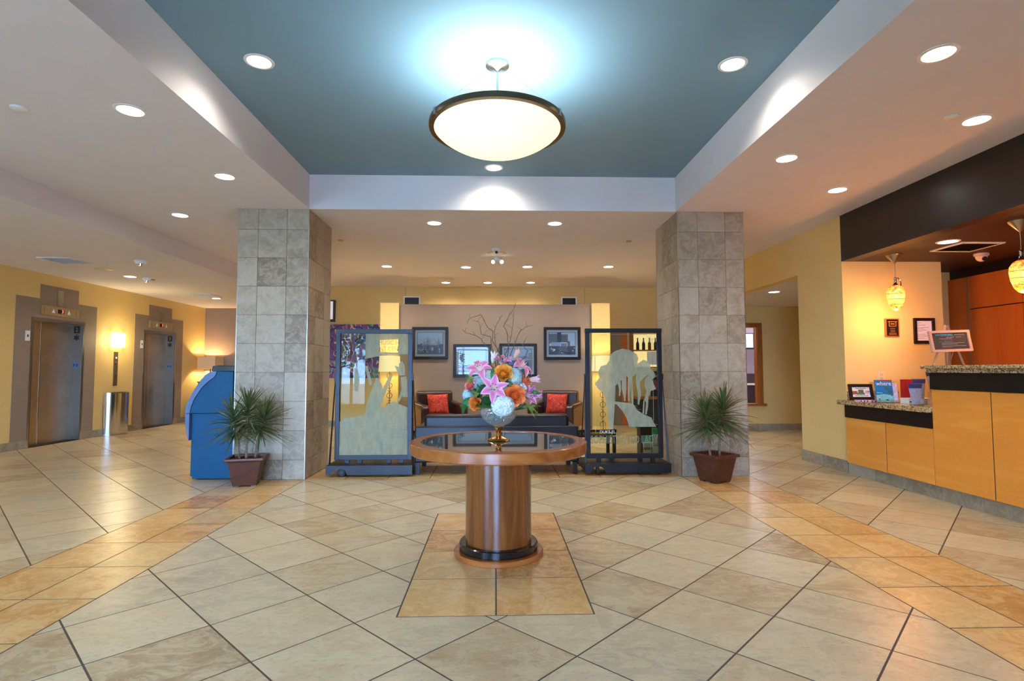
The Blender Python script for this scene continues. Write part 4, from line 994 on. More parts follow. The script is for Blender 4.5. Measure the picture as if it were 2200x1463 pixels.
etch_lines(tr, g, bx, [[(392, 500), (430, 520), (450, 560), (470, 600)], [(480, 440), (500, 500), (530, 520), (545, 470)], [(560, 460), (590, 500), (600, 545)], [(420, 590), (460, 580), (470, 620), (440, 660)], [(600, 545), (630, 560), (660, 555), (690, 590)], [(330, 600), (360, 630), (350, 690), (320, 720)], [(510, 560), (530, 600), (560, 590), (590, 620)], [(650, 650), (690, 640), (720, 650)], [(655, 700), (690, 690), (720, 710)], [(520, 850), (545, 853)], [(540, 870), (590, 872)], [(560, 900), (620, 902)], [(575, 930), (640, 933)], [(600, 965), (700, 968)], [(610, 1000), (715, 1003)], [(360, 760), (380, 860), (390, 980)], [(400, 740), (405, 860), (398, 980)]])
# left trolley: swirl of shapes and a lettered banner
tl_, g = trolley(-1.872, -0.980, 1.69, -1, 'wheeled steel frame with glass etched with a lettered banner, beside the bluish column')
bx = (157, 668, 310, 1240)
etch(tl_, g, bx, [[(345, 310), (668, 310), (668, 352), (590, 355), (452, 362), (345, 372)], [(345, 372), (452, 362), (448, 452), (345, 470)], [(592, 355), (668, 352), (668, 448), (590, 456)], [(345, 470), (448, 452), (590, 456), (668, 448), (668, 470), (560, 472), (470, 480), (345, 505)]], 'etched_banner')
for q in ([(338, 560), (362, 560), (400, 700), (380, 712)], [(535, 620), (556, 625), (492, 790), (440, 850), (430, 838)], [(636, 705), (656, 715), (604, 842), (584, 836)], [(360, 840), (430, 648), (472, 700), (482, 830), (440, 900), (350, 925)], [(262, 580), (280, 575), (300, 660), (290, 760), (262, 750)],
          [(565, 556), (600, 570), (598, 545), (622, 520), (642, 560), (646, 632), (600, 636)], [(612, 648), (655, 640), (662, 700), (668, 800), (630, 800), (622, 740)],
          [(345, 930), (400, 832), (482, 880), (560, 832), (602, 852), (665, 880), (665, 1050), (500, 1035), (380, 1045), (345, 1050)]):
    etch(tl_, g, bx, [q], 'etched_figure')
etch(tl_, g, bx, [[(157, 985), (200, 962), (345, 935), (345, 1050), (380, 1046), (380, 1240), (157, 1240)], [(380, 1046), (500, 1036), (668, 1052), (668, 1240), (380, 1240)]], 'etched_ground')
etch_lines(tl_, g, bx, [[(360 + 22 * k, 1000 - 4 * k), (390 + 20 * k, 900 + 6 * k), (420 + 14 * k, 850 + 8 * k)] for k in range(9)] + [[(170, 1000 + 28 * k), (240, 985 + 28 * k), (320, 1000 + 28 * k), (420, 985 + 28 * k), (520, 1005 + 26 * k), (650, 990 + 28 * k)] for k in range(7)] + [[(430, 650), (400, 760), (365, 850)], [(445, 670), (430, 780), (400, 880)], [(460, 690), (455, 800), (430, 890)], [(210, 1100), (230, 1160), (235, 1235)], [(215, 1110), (250, 1130), (285, 1180), (300, 1230)], [(600, 560), (620, 600), (640, 620)], [(450, 405), (592, 403)]])
gx0, gx1, gz0, gz1, gy = g
x, z = gpos(522, 383); put_text('lettering', 'MUSIC H', .06, dk, tl_, frameY(x, gy - .0145, z), .235, .05)
x, z = gpos(522, 431); put_text('lettering', 'NT CEN', .06, dk, tl_, frameY(x, gy - .0145, z), .215, .052)

# ------------------------------------------------------------------ lounge
t = thing('sofa', 'long dark leather sofa seen from behind, between the two glass trolleys', 'sofa', (0.01, 6.8, 0))
MB().box(-.935, .965, 6.40, 6.52, .14, .555).build('back_panel', M['leather_dark'], t, bevel=.02, seg=3)
MB().box(-.935, .965, 6.52, 7.16, .14, .36).build('seat_base', M['leather_dark'], t, bevel=.02, seg=3)
MB().box(-.935, -.82, 6.52, 7.14, .36, .54).build('arm', M['leather_dark'], t, bevel=.02, seg=3)
MB().box(.85, .965, 6.52, 7.14, .36, .54).build('arm', M['leather_dark'], t, bevel=.02, seg=3)
MB().box(-.835, .865, 6.45, 6.62, .50, .685).build('back_cushion', M['leather_dark'], t, bevel=.045, seg=4)
MB().box(-.815, .845, 6.62, 7.14, .36, .47).build('seat_cushion', M['leather_dark'], t, bevel=.03, seg=3)
for x in (-.90, .925):
    for y in (6.43, 7.02): MB().box(x - .025, x + .025, y - .025, y + .025, 0, .14).build('leg', M['dark_wood'], t)
def club_chair(x, y, rz, label):
    t = thing('armchair', label, 'armchair', (x, y, 0), rz, 'leather club armchairs', local=True)   # faces local -Y
    MB().box(-.28, .28, -.36, .30, .12, .33).build('seat_base', M['leather'], t, bevel=.02, seg=3)
    MB().box(-.27, .27, -.38, .20, .33, .445).build('seat_cushion', M['leather'], t, bevel=.04, seg=4)
    bp = [(-.34, .14), (-.34, .40), (-.30, .46), (.30, .46), (.34, .40), (.34, .14)]
    MB().prism([(.16, .33), (.20, .80), (.24, .84), (.32, .84), (.36, .80), (.36, .12), (.20, .12)], lambda a, b, d: (d, a, b), -.33, .33).build('backrest', M['leather'], t, bevel=.035, seg=4)
    for s_ in (-1, 1):
        x0, x1 = sorted((s_ * .28, s_ * .41))
        MB().prism([(-.37, .12), (-.37, .57), (-.30, .62), (.05, .63), (.26, .66), (.34, .60), (.34, .12)], lambda a, b, d: (d, a, b), x0, x1).build('arm', M['leather'], t, bevel=.03, seg=4)
        x0, x1 = sorted((s_ * .411, s_ * .416))
        MB().prism([(-.32, .14), (-.32, .53), (.05, .58), (.28, .57), (.28, .14)], lambda a, b, d: (d, a, b), x0, x1).build('side_panel', M['tan_hide'], t)
    for sx in (-.33, .33):
        for sy in (-.32, .30): MB().lathe([(.016, 0), (.026, .12)], (sx, sy, 0), 12).build('leg', M['dark_wood'], t)
    return t
club_chair(-1.0, 9.72, .42, 'brown leather club armchair on the left, holding a red cushion')
club_chair(1.07, 9.72, -.42, 'brown leather club armchair on the right, holding a red cushion')
def cushion(x, y, z, rz, tilt, label):
    m = MB(); n_ = 10; s_ = .19
    R_ = Matrix.Rotation(rz, 3, 'Z') @ Matrix.Rotation(tilt, 3, 'X')
    for side in (-1, 1):
        rows = []
        for i in range(n_ + 1):
            for j in range(n_ + 1):
                u = -1 + 2 * i / n_; v = -1 + 2 * j / n_
                th = .06 * max(0, (1 - u ** 4) * (1 - v ** 4)) ** .5
                k = 1 - .05 * (1 - abs(u)) * abs(v) - .05 * (1 - abs(v)) * abs(u)
                rows.append(R_ @ Vector((u * s_ * k, side * th, v * s_ * k)) + Vector((x, y, z)))
        fs = []
        for i in range(n_):
            for j in range(n_):
                q = (i * (n_ + 1) + j, (i + 1) * (n_ + 1) + j, (i + 1) * (n_ + 1) + j + 1, i * (n_ + 1) + j + 1)
                fs.append(q if side < 0 else q[::-1])
        m.add(rows, fs)
    tag(m.build('throw_cushion', M['cushion'], smooth=True, angle=False), label, 'cushion', 'red throw cushions')
cushion(-1.015, 9.76, .60, .42, -.28, 'red and orange patterned cushion on the left armchair')
cushion(1.085, 9.76, .60, -.42, -.28, 'red patterned cushion on the right armchair')
def end_table(x0, x1, label):
    t = thing('end_table', label, 'side table', ((x0 + x1) / 2, 7.28, 0), group='dark end tables flanking the sofa')
    MB().box(x0, x1, 7.05, 7.52, .405, .44).build('top', plain('end_table_top', rgb(40, 34, 34), .08, spec=.8), t, bevel=.006)
    MB().box(x0 + .02, x1 - .02, 7.07, 7.50, .34, .36).build('shelf', M['dark_wood'], t)
    for x in (x0 + .03, x1 - .03):
        for y in (7.08, 7.48): MB().box(x - .02, x + .02, y - .02, y + .02, 0, .405).build('leg', M['dark_wood'], t)
end_table(1.03, 1.56, 'low dark end table behind the dancers trolley')
end_table(-1.56, -1.03, 'low dark end table behind the banner trolley')
def ring_lamp(x, y, label):
    t = thing('floor_lamp', label, 'lamp', (x, y, 0), group='ring-stem floor lamps')
    MB().lathe([(.13, 0), (.13, .012), (.05, .022), (.012, .03)], (x, y, 0), 32).build('base', M['dark_metal'], t, smooth=True)
    MB().tube([(x, y, .03), (x, y, 1.40)], .006, 10).build('pole', M['dark_metal'], t, smooth=True)
    z = .12
    while z < 1.10:
        MB().sphere((x, y, z), .024, 14, 10).build('bead', M['chrome'], t, smooth=True)
        pts = [(x + .048 * math.cos(a * 2 * PI / 20), y, z + .09 + .05 * math.sin(a * 2 * PI / 20)) for a in range(21)]
        MB().tube(pts, .0045, 6, cap=False).build('ring', M['dark_metal'], t, smooth=True)
        z += .18
    MB().lathe([(.198, 1.185), (.185, 1.47)], (x, y, 0), 40, False, False).build('shade', M['lampshade'], t, smooth=True)
    ld = bpy.data.lights.new('bulb', 'POINT'); ld.energy = 9; ld.color = (1.0, .74, .40); ld.shadow_soft_size = .04
    lo = bpy.data.objects.new('bulb', ld); COL.objects.link(lo); lo.parent = t; lo.location = (0, 0, 1.36)
ring_lamp(-1.94, 10.1, 'ring-stem floor lamp with lit drum shade behind the banner trolley')
ring_lamp(1.98, 10.1, 'ring-stem floor lamp with lit drum shade behind the dancers trolley')
# framed pictures on the partition
def picture(x0, x1, z0, z1, y, label, art):
    t = thing('framed_picture', label, 'picture', ((x0 + x1) / 2, y, z0), group='framed pictures above the armchairs')
    f = .055
    MB().prism([(x0, z0), (x1, z0), (x1 - f, z0 + f), (x0 + f, z0 + f)], lambda a, b, d: (a, d, b), y - .04, y).build('frame_rail', M['dark_wood'], t, bevel=.006)
    MB().prism([(x0, z1), (x1, z1), (x1 - f, z1 - f), (x0 + f, z1 - f)], lambda a, b, d: (a, d, b), y - .04, y).build('frame_rail', M['dark_wood'], t, bevel=.006)
    MB().prism([(x0, z0), (x0 + f, z0 + f), (x0 + f, z1 - f), (x0, z1)], lambda a, b, d: (a, d, b), y - .04, y).build('frame_rail', M['dark_wood'], t, bevel=.006)
    MB().prism([(x1, z0), (x1 - f, z0 + f), (x1 - f, z1 - f), (x1, z1)], lambda a, b, d: (a, d, b), y - .04, y).build('frame_rail', M['dark_wood'], t, bevel=.006)
    MB().box(x0 + f, x1 - f, y - .014, y, z0 + f, z1 - f).build('mat_board', M['mat_board'], t)
    a0, a1, b0, b1 = x0 + f + .05, x1 - f - .05, z0 + f + .05, z1 - f - .05
    m = MB()
    for (u0, u1, v0, v1, c) in art:
        q = [(a0 + (a1 - a0) * u, y - .0145 - .0003 * len(m.f), b0 + (b1 - b0) * v) for u, v in ((u0, v0), (u1, v0), (u1, v1), (u0, v1))]
        m.add(q, [(0, 1, 2, 3)], c)
    for u0, u1, v0, v1 in ((-.015, 0, -.015, 1.015), (1, 1.015, -.015, 1.015), (0, 1, -.015, 0), (0, 1, 1, 1.015)):
        m.add([(a0 + (a1 - a0) * u, y - .0148, b0 + (b1 - b0) * v) for u, v in ((u0, v0), (u1, v0), (u1, v1), (u0, v1))], [(0, 1, 2, 3)], rgb(40, 52, 70))
    m.build('photograph', M['print'], t)
    MB().box(x0 + f, x1 - f, y - .027, y - .025, z0 + f, z1 - f).build('glass', M['clear'], t)
rs = random.Random(3)
def grey(v, tint=0):
    v = min(255, v * 1.2 + 14)
    return rgb(v * (1 - .12 * tint), v, min(255, v * (1 + .12 * tint)))
art1 = [(0, 1, .42, 1, grey(196, .6)), (0, 1, .75, 1, grey(212, .5)), (0, 1, 0, .45, grey(104, .9))]
for k in range(60):
    u = rs.random() * .93; v = rs.uniform(.04, .42); art1.append((u, u + rs.uniform(.02, .09), v, v + rs.uniform(.02, .10), grey(rs.choice([40, 60, 84, 120, 160, 190]), .8)))
for u, h in ((.25, .68), (.38, .76), (.47, .78), (.84, .75), (.3, .56)):
    art1 += [(u, u + .012, .4, h, grey(70, .8)), (u - .025, u + .035, .4, h - .17, grey(60, .8)), (u - .012, u + .022, .4, h - .1, grey(80, .8))]
art1 += [(.5, .78, .4, .55, grey(84, .2)), (.58, .7, .5, .6, grey(96, .2))]
art2 = [(0, 1, 0, 1, grey(206, .7)), (0, 1, 0, .3, rgb(96, 140, 186)), (0, 1, .1, .16, grey(190, .6))]
for k in range(26): u = rs.random() * .9; v = rs.uniform(.02, .3); art2.append((u, u + .08, v, v + .05, rgb(rs.choice([50, 90, 150]), rs.choice([90, 130, 170]), 190)))
for k in range(120): art2.append((lambda u, v: (u, u + .03, v, v + .03, grey(rs.choice([50, 70, 90]), .8)))(min(.2, max(.0, rs.gauss(.09, .05))), min(.9, rs.gauss(.62, .12))))
art3 = [(0, 1, 0, 1, grey(188, .8)), (0, 1, .55, .68, grey(150, .6)), (0, 1, 0, .5, rgb(96, 130, 160))]
for k in range(60): u = rs.random() * .92; v = rs.uniform(.02, .48); art3.append((u, u + .07, v, v + .04, rgb(rs.choice([60, 100, 150]), rs.choice([90, 120, 160]), 170)))
for k in range(9): art3.append((.9, 1, .2 + .07 * k, .25 + .07 * k, grey(90, .6)))
art4 = [(0, 1, 0, 1, grey(214, .5)), (0, .32, .5, .95, grey(130, .4)), (.31, .47, .48, 1, grey(84, .1)), (.47, .72, .52, .92, grey(110, .1)), (0, 1, 0, .38, grey(84, .6)), (.08, .42, .38, .56, grey(176, .5)), (.42, .69, .30, .56, grey(196, .2)), (.74, 1, .38, .6, grey(206, .5)), (.36, .68, .14, .36, grey(104, .3)), (.72, .8, .36, .6, grey(112, .3))]
for k in range(5):
    for j in range(6): art4.append((.03 + .06 * k, .065 + .06 * k, .55 + .06 * j, .585 + .06 * j, grey(96, .6)))
for k in range(5): art4.append((.46 + .045 * k, .485 + .045 * k, .34, .5, grey(70, .4)))
for k in range(34): u = rs.random(); v = .05 + .3 * abs(u - .5) + rs.uniform(-.04, .08); art4.append((u * .94, u * .94 + .05, v, v + .03, grey(rs.choice([60, 180, 210, 120]), .4)))
picture(-1.592, -.905, 1.417, 2.035, 10.5, 'framed black-and-white harbour photo with masts, upper left', art1)
picture(-.805, -.082, 1.075, 1.706, 10.5, 'framed pale bluish photo, lower left behind the bouquet', art2)
picture(.072, .792, 1.073, 1.718, 10.5, 'framed pale bluish photo, lower right behind the bouquet', art3)
picture(.926, 1.637, 1.405, 2.034, 10.5, 'framed black-and-white photo of a street corner building, upper right', art4)
t = thing('wall_outlet', 'white outlet low on the taupe partition beside the right armchair', 'outlet', (1.62, 10.5, .33))
MB().box(1.59, 1.66, 10.493, 10.5, .40, .52).build('cover', M['white'], t, bevel=.002)
for z in (.435, .475): MB().box(1.61, 1.64, 10.490, 10.493, z, z + .022).build('socket', M['mat_board'], t)
# wall vents high on the rear wall
def wall_vent(x0, x1, z0, z1, label):
    t = thing('wall_vent', label, 'vent', ((x0 + x1) / 2, 12, z0), group='rear wall air vents')
    r = .03
    MB().box(x0, x1, 11.985, 12, z0, z0 + r).box(x0, x1, 11.985, 12, z1 - r, z1).box(x0, x0 + r, 11.985, 12, z0 + r, z1 - r).box(x1 - r, x1, 11.985, 12, z0 + r, z1 - r).build('frame', M['mat_board'], t)
    MB().box(x0 + r, x1 - r, 11.996, 12, z0 + r, z1 - r).build('backing', M['black'], t)
    n_ = 9
    me = MB().box(-.003, .003, -.004, .004, -(z1 - z0) / 2 + r, (z1 - z0) / 2 - r).mesh('slat'); me.materials.append(M['dark_metal'])
    for k in range(n_): part_copy(me, 'slat', t, (x0 + r + (x1 - x0 - 2 * r) * (k + .5) / n_, 11.99, (z0 + z1) / 2))
wall_vent(-2.02, -1.65, 2.60, 2.835, 'dark wall vent high on the left of the rear wall')
wall_vent(1.45, 1.80, 2.60, 2.83, 'dark wall vent high on the right of the rear wall')
# abstract canvas and wall television at the left of the rear wall
o = MB().box(-3.85, -2.18, 11.95, 11.997, 1.045, 2.212).build('abstract_painting', M['painting']); tag(o, 'purple and blue abstract canvas on the rear wall behind the banner trolley', 'painting')
t = thing('wall_television', 'slim dark wall-mounted screen at the rear left, half hidden by the column', 'television', (-3.9, 12, 2.27))
MB().box(-4.04, -3.49, 11.94, 12, 2.265, 2.742).build('casing', M['black'], t, bevel=.004)
MB().box(-4.0, -3.53, 11.938, 11.94, 2.32, 2.71).build('screen', emis('tv_picture', (.75, .7, .72, 1), .3), t)
# rear right: lit niche with bottles, poster, service counter
t = thing('bar_shelf_unit', 'lit shelf unit on the rear wall behind the dancers trolley', 'shelf', (3.35, 11.9, 0))
bx0, bx1 = 2.98, 4.0
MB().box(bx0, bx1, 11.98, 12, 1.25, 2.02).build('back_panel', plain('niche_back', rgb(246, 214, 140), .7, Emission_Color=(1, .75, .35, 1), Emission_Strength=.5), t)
for z in (1.25, 1.62, 2.0): MB().box(bx0, bx1, 11.72, 11.98, z, z + .025).build('shelf', M['oak_trim'], t)
for x in (bx0 - .02, bx1): MB().box(x, x + .02, 11.72, 12, 1.25, 2.025).build('side', M['oak_trim'], t)
bc = [rgb(40, 24, 20), rgb(24, 50, 30), rgb(120, 60, 20), rgb(30, 30, 40), rgb(90, 20, 20), rgb(150, 110, 40)]
for k in range(6):
    x = 3.1 + .13 * k
    tb = thing('bottle', ['dark brown', 'dark green', 'amber', 'black', 'deep red', 'golden'][k] + ' bottle on the lit shelf behind the dancers trolley', 'bottle', (x, 11.84, 1.645), group='bottles on the lit shelf')
    MB().lathe([(.03, 0), (.034, .01), (.034, .14), (.014, .19), (.012, .24)], (x, 11.84, 1.645), 14).build('glass_body', plain('bottle_%d' % k, bc[k], .1), tb, smooth=True)
    MB().lathe([(.014, .24), (.014, .262)], (x, 11.84, 1.645), 12).build('cap', M['black'], tb)
o = MB().box(3.27, 3.52, 11.70, 11.719, 1.32, 1.6).build('notice_sheet', plain('notice', rgb(236, 236, 232), .6)); tag(o, 'white notice sheet on the front of the lit shelf unit', 'notice')
t = thing('service_counter', 'dark service counter with timber top at the rear right', 'counter', (3.4, 11.5, 0))
MB().box(2.95, 4.08, 11.3, 11.7, 0, .60).build('body', plain('navy_counter', rgb(36, 42, 60), .5), t)
MB().box(2.92, 4.10, 11.26, 11.72, .60, .65).build('top', M['oak_trim'], t, bevel=.004)
t = thing('menu_poster', 'black menu board lettered BAR standing on the rear counter', 'poster', (3.42, 11.5, .65))
MB().box(3.27, 3.58, 11.48, 11.5, .65, 1.18).build('board', M['black'], t)
put_text('lettering', 'BAR', .1, M['white'], t, frameY(3.42, 11.478, 1.09), .18)
MB().box(3.3, 3.55, 11.477, 11.479, .78, 1.0).build('picture_panel', plain('poster_pic', rgb(130, 60, 90), .5, var=.5, nscale=14), t)
t = thing('interior_door', 'grey door with an orange timber jamb at the far rear', 'door', (2.7, 12, 0))
MB().box(2.42, 2.77, 11.965, 11.996, 0, 2.05).build('leaf', M['taupe'], t)
MB().box(2.77, 2.9, 11.955, 11.996, 0, 2.08).build('jamb', M['cherry_wall'], t)
MB().sphere((2.72, 11.945, 1.0), .025, 12, 8).build('knob', M['steel'], t, smooth=True)
# brochure stand behind the right trolley
t = thing('brochure_stand', 'dark stand with clear pockets behind the dancers trolley', 'brochure stand', (2.240, 7.75, 0))
MB().box(2.060, 2.350, 7.78, 7.98, 0, .42).build('cabinet', M['dark_wood'], t)
MB().box(2.070, 2.340, 7.70, 7.704, .02, .12).build('pocket', M['acrylic'], t)
MB().box(2.070, 2.340, 7.76, 7.775, .02, .40).build('back_plate', M['acrylic'], t)
for k, (x, h) in enumerate(((2.085, .28), (2.215, .385))):
    tb = thing('brochure', ['small green leaflet in the left pocket of the brochure stand', 'green picture brochure in the right pocket of the brochure stand'][k], 'brochure', (x, 7.74, .03), group='brochures in the stand')
    MB().box(x, x + .115, 7.735, 7.745, .03, h).build('paper', plain('brochure_%d' % k, rgb(190, 206, 196), .5), tb)
    MB().box(x, x + .115, 7.732, 7.735, h - .09, h).build('header', plain('broch_green_%d' % k, rgb(30, 120, 60), .5, var=.4, nscale=40), tb)
    MB().box(x + .008, x + .107, 7.732, 7.735, .12 if k else .08, h - .1).build('photo', plain('broch_pic_%d' % k, rgb(120, 110, 90), .5, var=.7, nscale=60), tb)
# ------------------------------------------------------------------ elevator hall
def elevator(y0, y1, num, glow, label):
    t = thing('elevator', label, 'elevator', (XL, (y0 + y1) / 2, 0), group='stainless elevators')
    xd = XL - .17
    ys = y0 + (y1 - y0) * .37
    MB().box(xd - .03, xd, y0, ys - .003, .01, EZ).build('door_panel', M['door_steel'], t)
    MB().box(xd - .045, xd - .012, ys - .02, y1, .01, EZ).build('door_panel', M['door_steel'], t)
    MB().box(xd - .012, xd + .004, ys - .02, ys - .003, .01, EZ).build('door_edge', M['chrome'], t)
    MB().box(XL - .24, XL + .012, y0, y0 + .018, 0, EZ).build('jamb', M['jamb_steel'], t)
    MB().box(XL - .24, XL + .012, y1 - .018, y1, 0, EZ).build('jamb', M['jamb_steel'], t)
    MB().box(XL, XL + .012, y0 - .03, y0, 0, EZ + .03).build('architrave', M['steel'], t)
    MB().box(XL, XL + .012, y1, y1 + .03, 0, EZ + .03).build('architrave', M['steel'], t)
    MB().box(XL - .24, XL + .014, y0 - .03, y1 + .03, EZ - .018, EZ + .03).build('head', M['steel'], t)
    MB().box(XL - .24, XL, y0, y1, .0, .01).build('sill', M['dark_metal'], t)
    MB().box(xd - .1, xd - .06, y0, y1, 0, EZ).build('car_front', M['black'], t)
    yj = y1 - .019
    MB().box(XL - .145, XL - .045, yj - .002, yj + .001, 1.875, 2.0).build('number_plate', M['black'], t)
    put_text('numeral', num, .1, plain('lime_print', rgb(150, 170, 60), .5), t, frameY(XL - .095, yj - .003, 1.937), None)
    for k in range(3): MB().obox((XL - .095, yj - .002, 1.80), (.022, .003, .105), Matrix.Rotation(k * PI / 3, 3, 'Y')).build('emblem_bar', M['black'], t)
    MB().box(XL - .145, XL - .045, yj - .002, yj + .001, 1.25, 1.36).build('braille_plate', plain('plate_blue', rgb(80, 120, 170), .4), t)
    for k in range(5): MB().box(XL - .135 + k * .018, XL - .125 + k * .018, yj - .004, yj - .002, 1.28 + .02 * (k % 3), 1.33).build('braille_mark', M['black'], t)
    yc = (y0 + y1) / 2 - .01
    ip = MB().box(XL + .006, XL + .026, yc - .4, yc + .4, 2.12, 2.275).build('indicator_panel', plain('gilt_panel', rgb(196, 172, 128), .35, .7), t)
    MB().box(XL + .026, XL + .029, yc - .065, yc + .065, 2.165, 2.235).build('display', M['black'], ip)
    put_text('floor_digit', '3', .075, emis('red_led_' + num, (1, .04, .04, 1), 3.0), ip, frameX(XL + .030, yc + .03, 2.2))
    for s_ in (-.16, .17):
        MB().prism([(yc + s_ - .035, 2.165), (yc + s_ + .035, 2.165), (yc + s_, 2.235)], lambda a, b, d: (d, a, b), XL + .026, XL + .030).build('arrow', M['white'], ip)
    for s_ in (-.34, .33): MB().box(XL + .026, XL + .028, yc + s_ - .004, yc + s_ + .004, 2.135, 2.26).build('panel_seam', M['taupe'], ip)
    MB().box(XL + .006, XL + .012, yc - .065, yc + .06, 2.29, 2.555).build('vertical_plate', M['steel'], t)
    s0 = y0 - .135
    sw = MB().box(XL + .006, XL + .014, s0, s0 + .085, 1.68, 1.84).build('key_plate', M['white'], t, bevel=.002)
    MB().box(XL + .014, XL + .018, s0 + .032, s0 + .052, 1.74, 1.78).build('key_switch', M['black'], sw)
elevator(*E1, '2', 3, 'nearer stainless steel elevator, marked with the number 2')
elevator(*E2, '3', 3, 'farther stainless steel elevator, marked with the number 3')
t = thing('call_panel', 'tall steel elevator call-button plate under the wall sconce', 'button panel', (XL, 10.785, .92))
MB().box(XL, XL + .012, 10.73, 10.84, .925, 1.575).build('plate', plain('call_plate', rgb(140, 116, 92), .35, .7), t, bevel=.002)
for z, mt in ((1.46, 'red'), (1.375, 'w'), (1.305, 'w'), (1.12, 'w')):
    MB().tube([(XL + .012, 10.785, z), (XL + .02, 10.785, z)], .018, 16).build('button', emis('call_lit', (1, .15, .1, 1), .8) if mt == 'red' else M['chrome'], t, smooth=True)
t = thing('wall_sconce', 'glowing frosted wall sconce between the two elevators', 'wall light', (XL, 10.79, 1.66))
MB().prism([(XL + .02, 10.63), (XL + .07, 10.64), (XL + .10, 10.72), (XL + .105, 10.79), (XL + .10, 10.86), (XL + .07, 10.94), (XL + .02, 10.95)], lambda a, b, d: (a, b, d), 1.665, 1.935).build('glass_shade', M['sconce'], t, smooth=True)
MB().box(XL, XL + .02, 10.70, 10.88, 1.70, 1.90).build('wall_plate', M['steel'], t)
for y in (10.66, 10.92):
    for z in (1.68, 1.92): MB().tube([(XL + .06, y, z), (XL + .085, y, z)], .008, 10).build('stud', M['steel'], t)
ld = bpy.data.lights.new('bulb', 'POINT'); ld.energy = 14; ld.color = (1, .82, .46); ld.shadow_soft_size = .08
lo = bpy.data.objects.new('bulb', ld); COL.objects.link(lo); lo.parent = t; lo.location = (.16, 0, .14)
# half-round waste bin
t = thing('waste_bin', 'half-round brushed steel waste bin between the elevators', 'bin', (XL, 10.76, 0))
def half(r, z0_, z1_, n_=24):
    poly = [(XL + .02 + r * .78 * math.sin(PI * k / n_), 10.76 - r * math.cos(PI * k / n_)) for k in range(n_ + 1)]
    return MB().prism(poly, lambda a, b, d: (a, b, d), z0_, z1_)
half(.275, .03, .79).build('body', M['chrome'], t, smooth=True)
half(.28, 0, .03).build('foot_band', M['steel'], t, smooth=True); half(.28, .79, .80).build('rim', M['steel'], t, smooth=True)
half(.235, .80, .803).build('liner_opening', M['black'], t)
# corner lamp with box shade, on a dark chest, at the end of the hall
t = thing('box_lamp', 'lamp with a rectangular fabric shade in the far hall corner', 'lamp', (-7.1, 13.75, .95))
m = MB()
x0, x1, y0, y1 = -7.26, -6.82, 13.55, 13.95
for q in ((x0, x0 + .006, y0, y1), (x1 - .006, x1, y0, y1), (x0, x1, y0, y0 + .006), (x0, x1, y1 - .006, y1)): m.box(*q, 1.255, 1.555)
m.build('shade', M['box_shade'], t)
MB().tube([(-7.04, 13.75, .97), (-7.04, 13.75, 1.3)], .015, 10).build('stem', M['dark_metal'], t)
MB().box(-7.14, -6.94, 13.65, 13.85, .95, .975).build('base', M['dark_metal'], t)
ld = bpy.data.lights.new('bulb', 'POINT'); ld.energy = 26; ld.color = (1, .74, .4); ld.shadow_soft_size = .03
lo = bpy.data.objects.new('bulb', ld); COL.objects.link(lo); lo.parent = t; lo.location = Vector((-7.12, 13.78, 1.4)) - ORG[t]
t = thing('hall_chest', 'dark chest under the box-shade lamp at the end of the hall', 'chest', (-6.9, 13.75, 0))
MB().box(-7.2, -6.3, 13.5, 13.97, .1, .93).build('carcass', M['dark_wood'], t)
MB().box(-7.22, -6.28, 13.48, 13.98, .93, .95).build('top', M['dark_wood'], t, bevel=.004)
for x in (-7.15, -6.35):
    for y in (13.54, 13.92): MB().box(x - .02, x + .02, y - .02, y + .02, 0, .1).build('leg', M['dark_wood'], t)
for k in range(3): MB().box(-7.15, -6.35, 13.495, 13.5, .13 + .265 * k, .375 + .265 * k).build('drawer_front', M['dark_wood'], t, bevel=.003)

# ------------------------------------------------------------------ blue kiosk beside the left column
t = thing('service_kiosk', 'blue curved-front self-service machine beside the bluish column', 'kiosk', (-3.15, 6.6, 0))
fy = lambda a, b, d: (a, d, b)
ky0, ky1 = 6.22, 6.86
MB().prism([(-3.355, .012), (-2.918, .012), (-2.918, .728), (-3.355, .728)], fy, ky0 + .004, ky1).build('lower_cabinet', M['kiosk_blue'], t, bevel=.004)
MB().box(-3.39, -3.36, ky0 + .03, ky1 - .02, .035, .728).build('lower_door', M['kiosk_blue'], t, bevel=.004)
body = [(-2.932, .733), (-2.932, 1.192), (-3.112, 1.198), (-3.117, 1.160), (-3.137, 1.131), (-3.200, 1.083), (-3.272, 1.014), (-3.342, .902), (-3.376, .818), (-3.394, .733)]
MB().prism(body, fy, ky0, ky1).build('upper_cabinet', M['kiosk_blue'], t, bevel=.004)
front = [(-3.112, 1.199), (-3.182, 1.190), (-3.235, 1.155), (-3.280, 1.104), (-3.348, .998), (-3.396, .903), (-3.436, .818), (-3.442, .735), (-3.395, .735), (-3.377, .819), (-3.343, .903), (-3.273, 1.016), (-3.201, 1.085), (-3.138, 1.133), (-3.118, 1.161)]
MB().prism(front, fy, ky0 - .012, ky1 + .01).build('curved_front', M['kiosk_grey'], t, smooth=True)
MB().prism([(-3.442, .731), (-3.395, .731), (-3.395, .435), (-3.405, .435), (-3.428, .55), (-3.440, .66)], fy, ky0 - .012, ky1 + .01).build('lower_front', M['kiosk_grey'], t, smooth=True)
MB().prism([(-3.200, 1.196), (-3.188, 1.258), (-3.118, 1.266), (-3.112, 1.255), (-2.945, 1.258), (-2.935, 1.196)], fy, ky0 + .05, ky1 - .08).build('top_hood', M['black'], t, bevel=.008)
MB().prism([(-3.300, 1.06), (-3.36, .965), (-3.352, .96), (-3.292, 1.056)], fy, ky0 + .15, ky1 - .15).build('screen', M['black'], t)
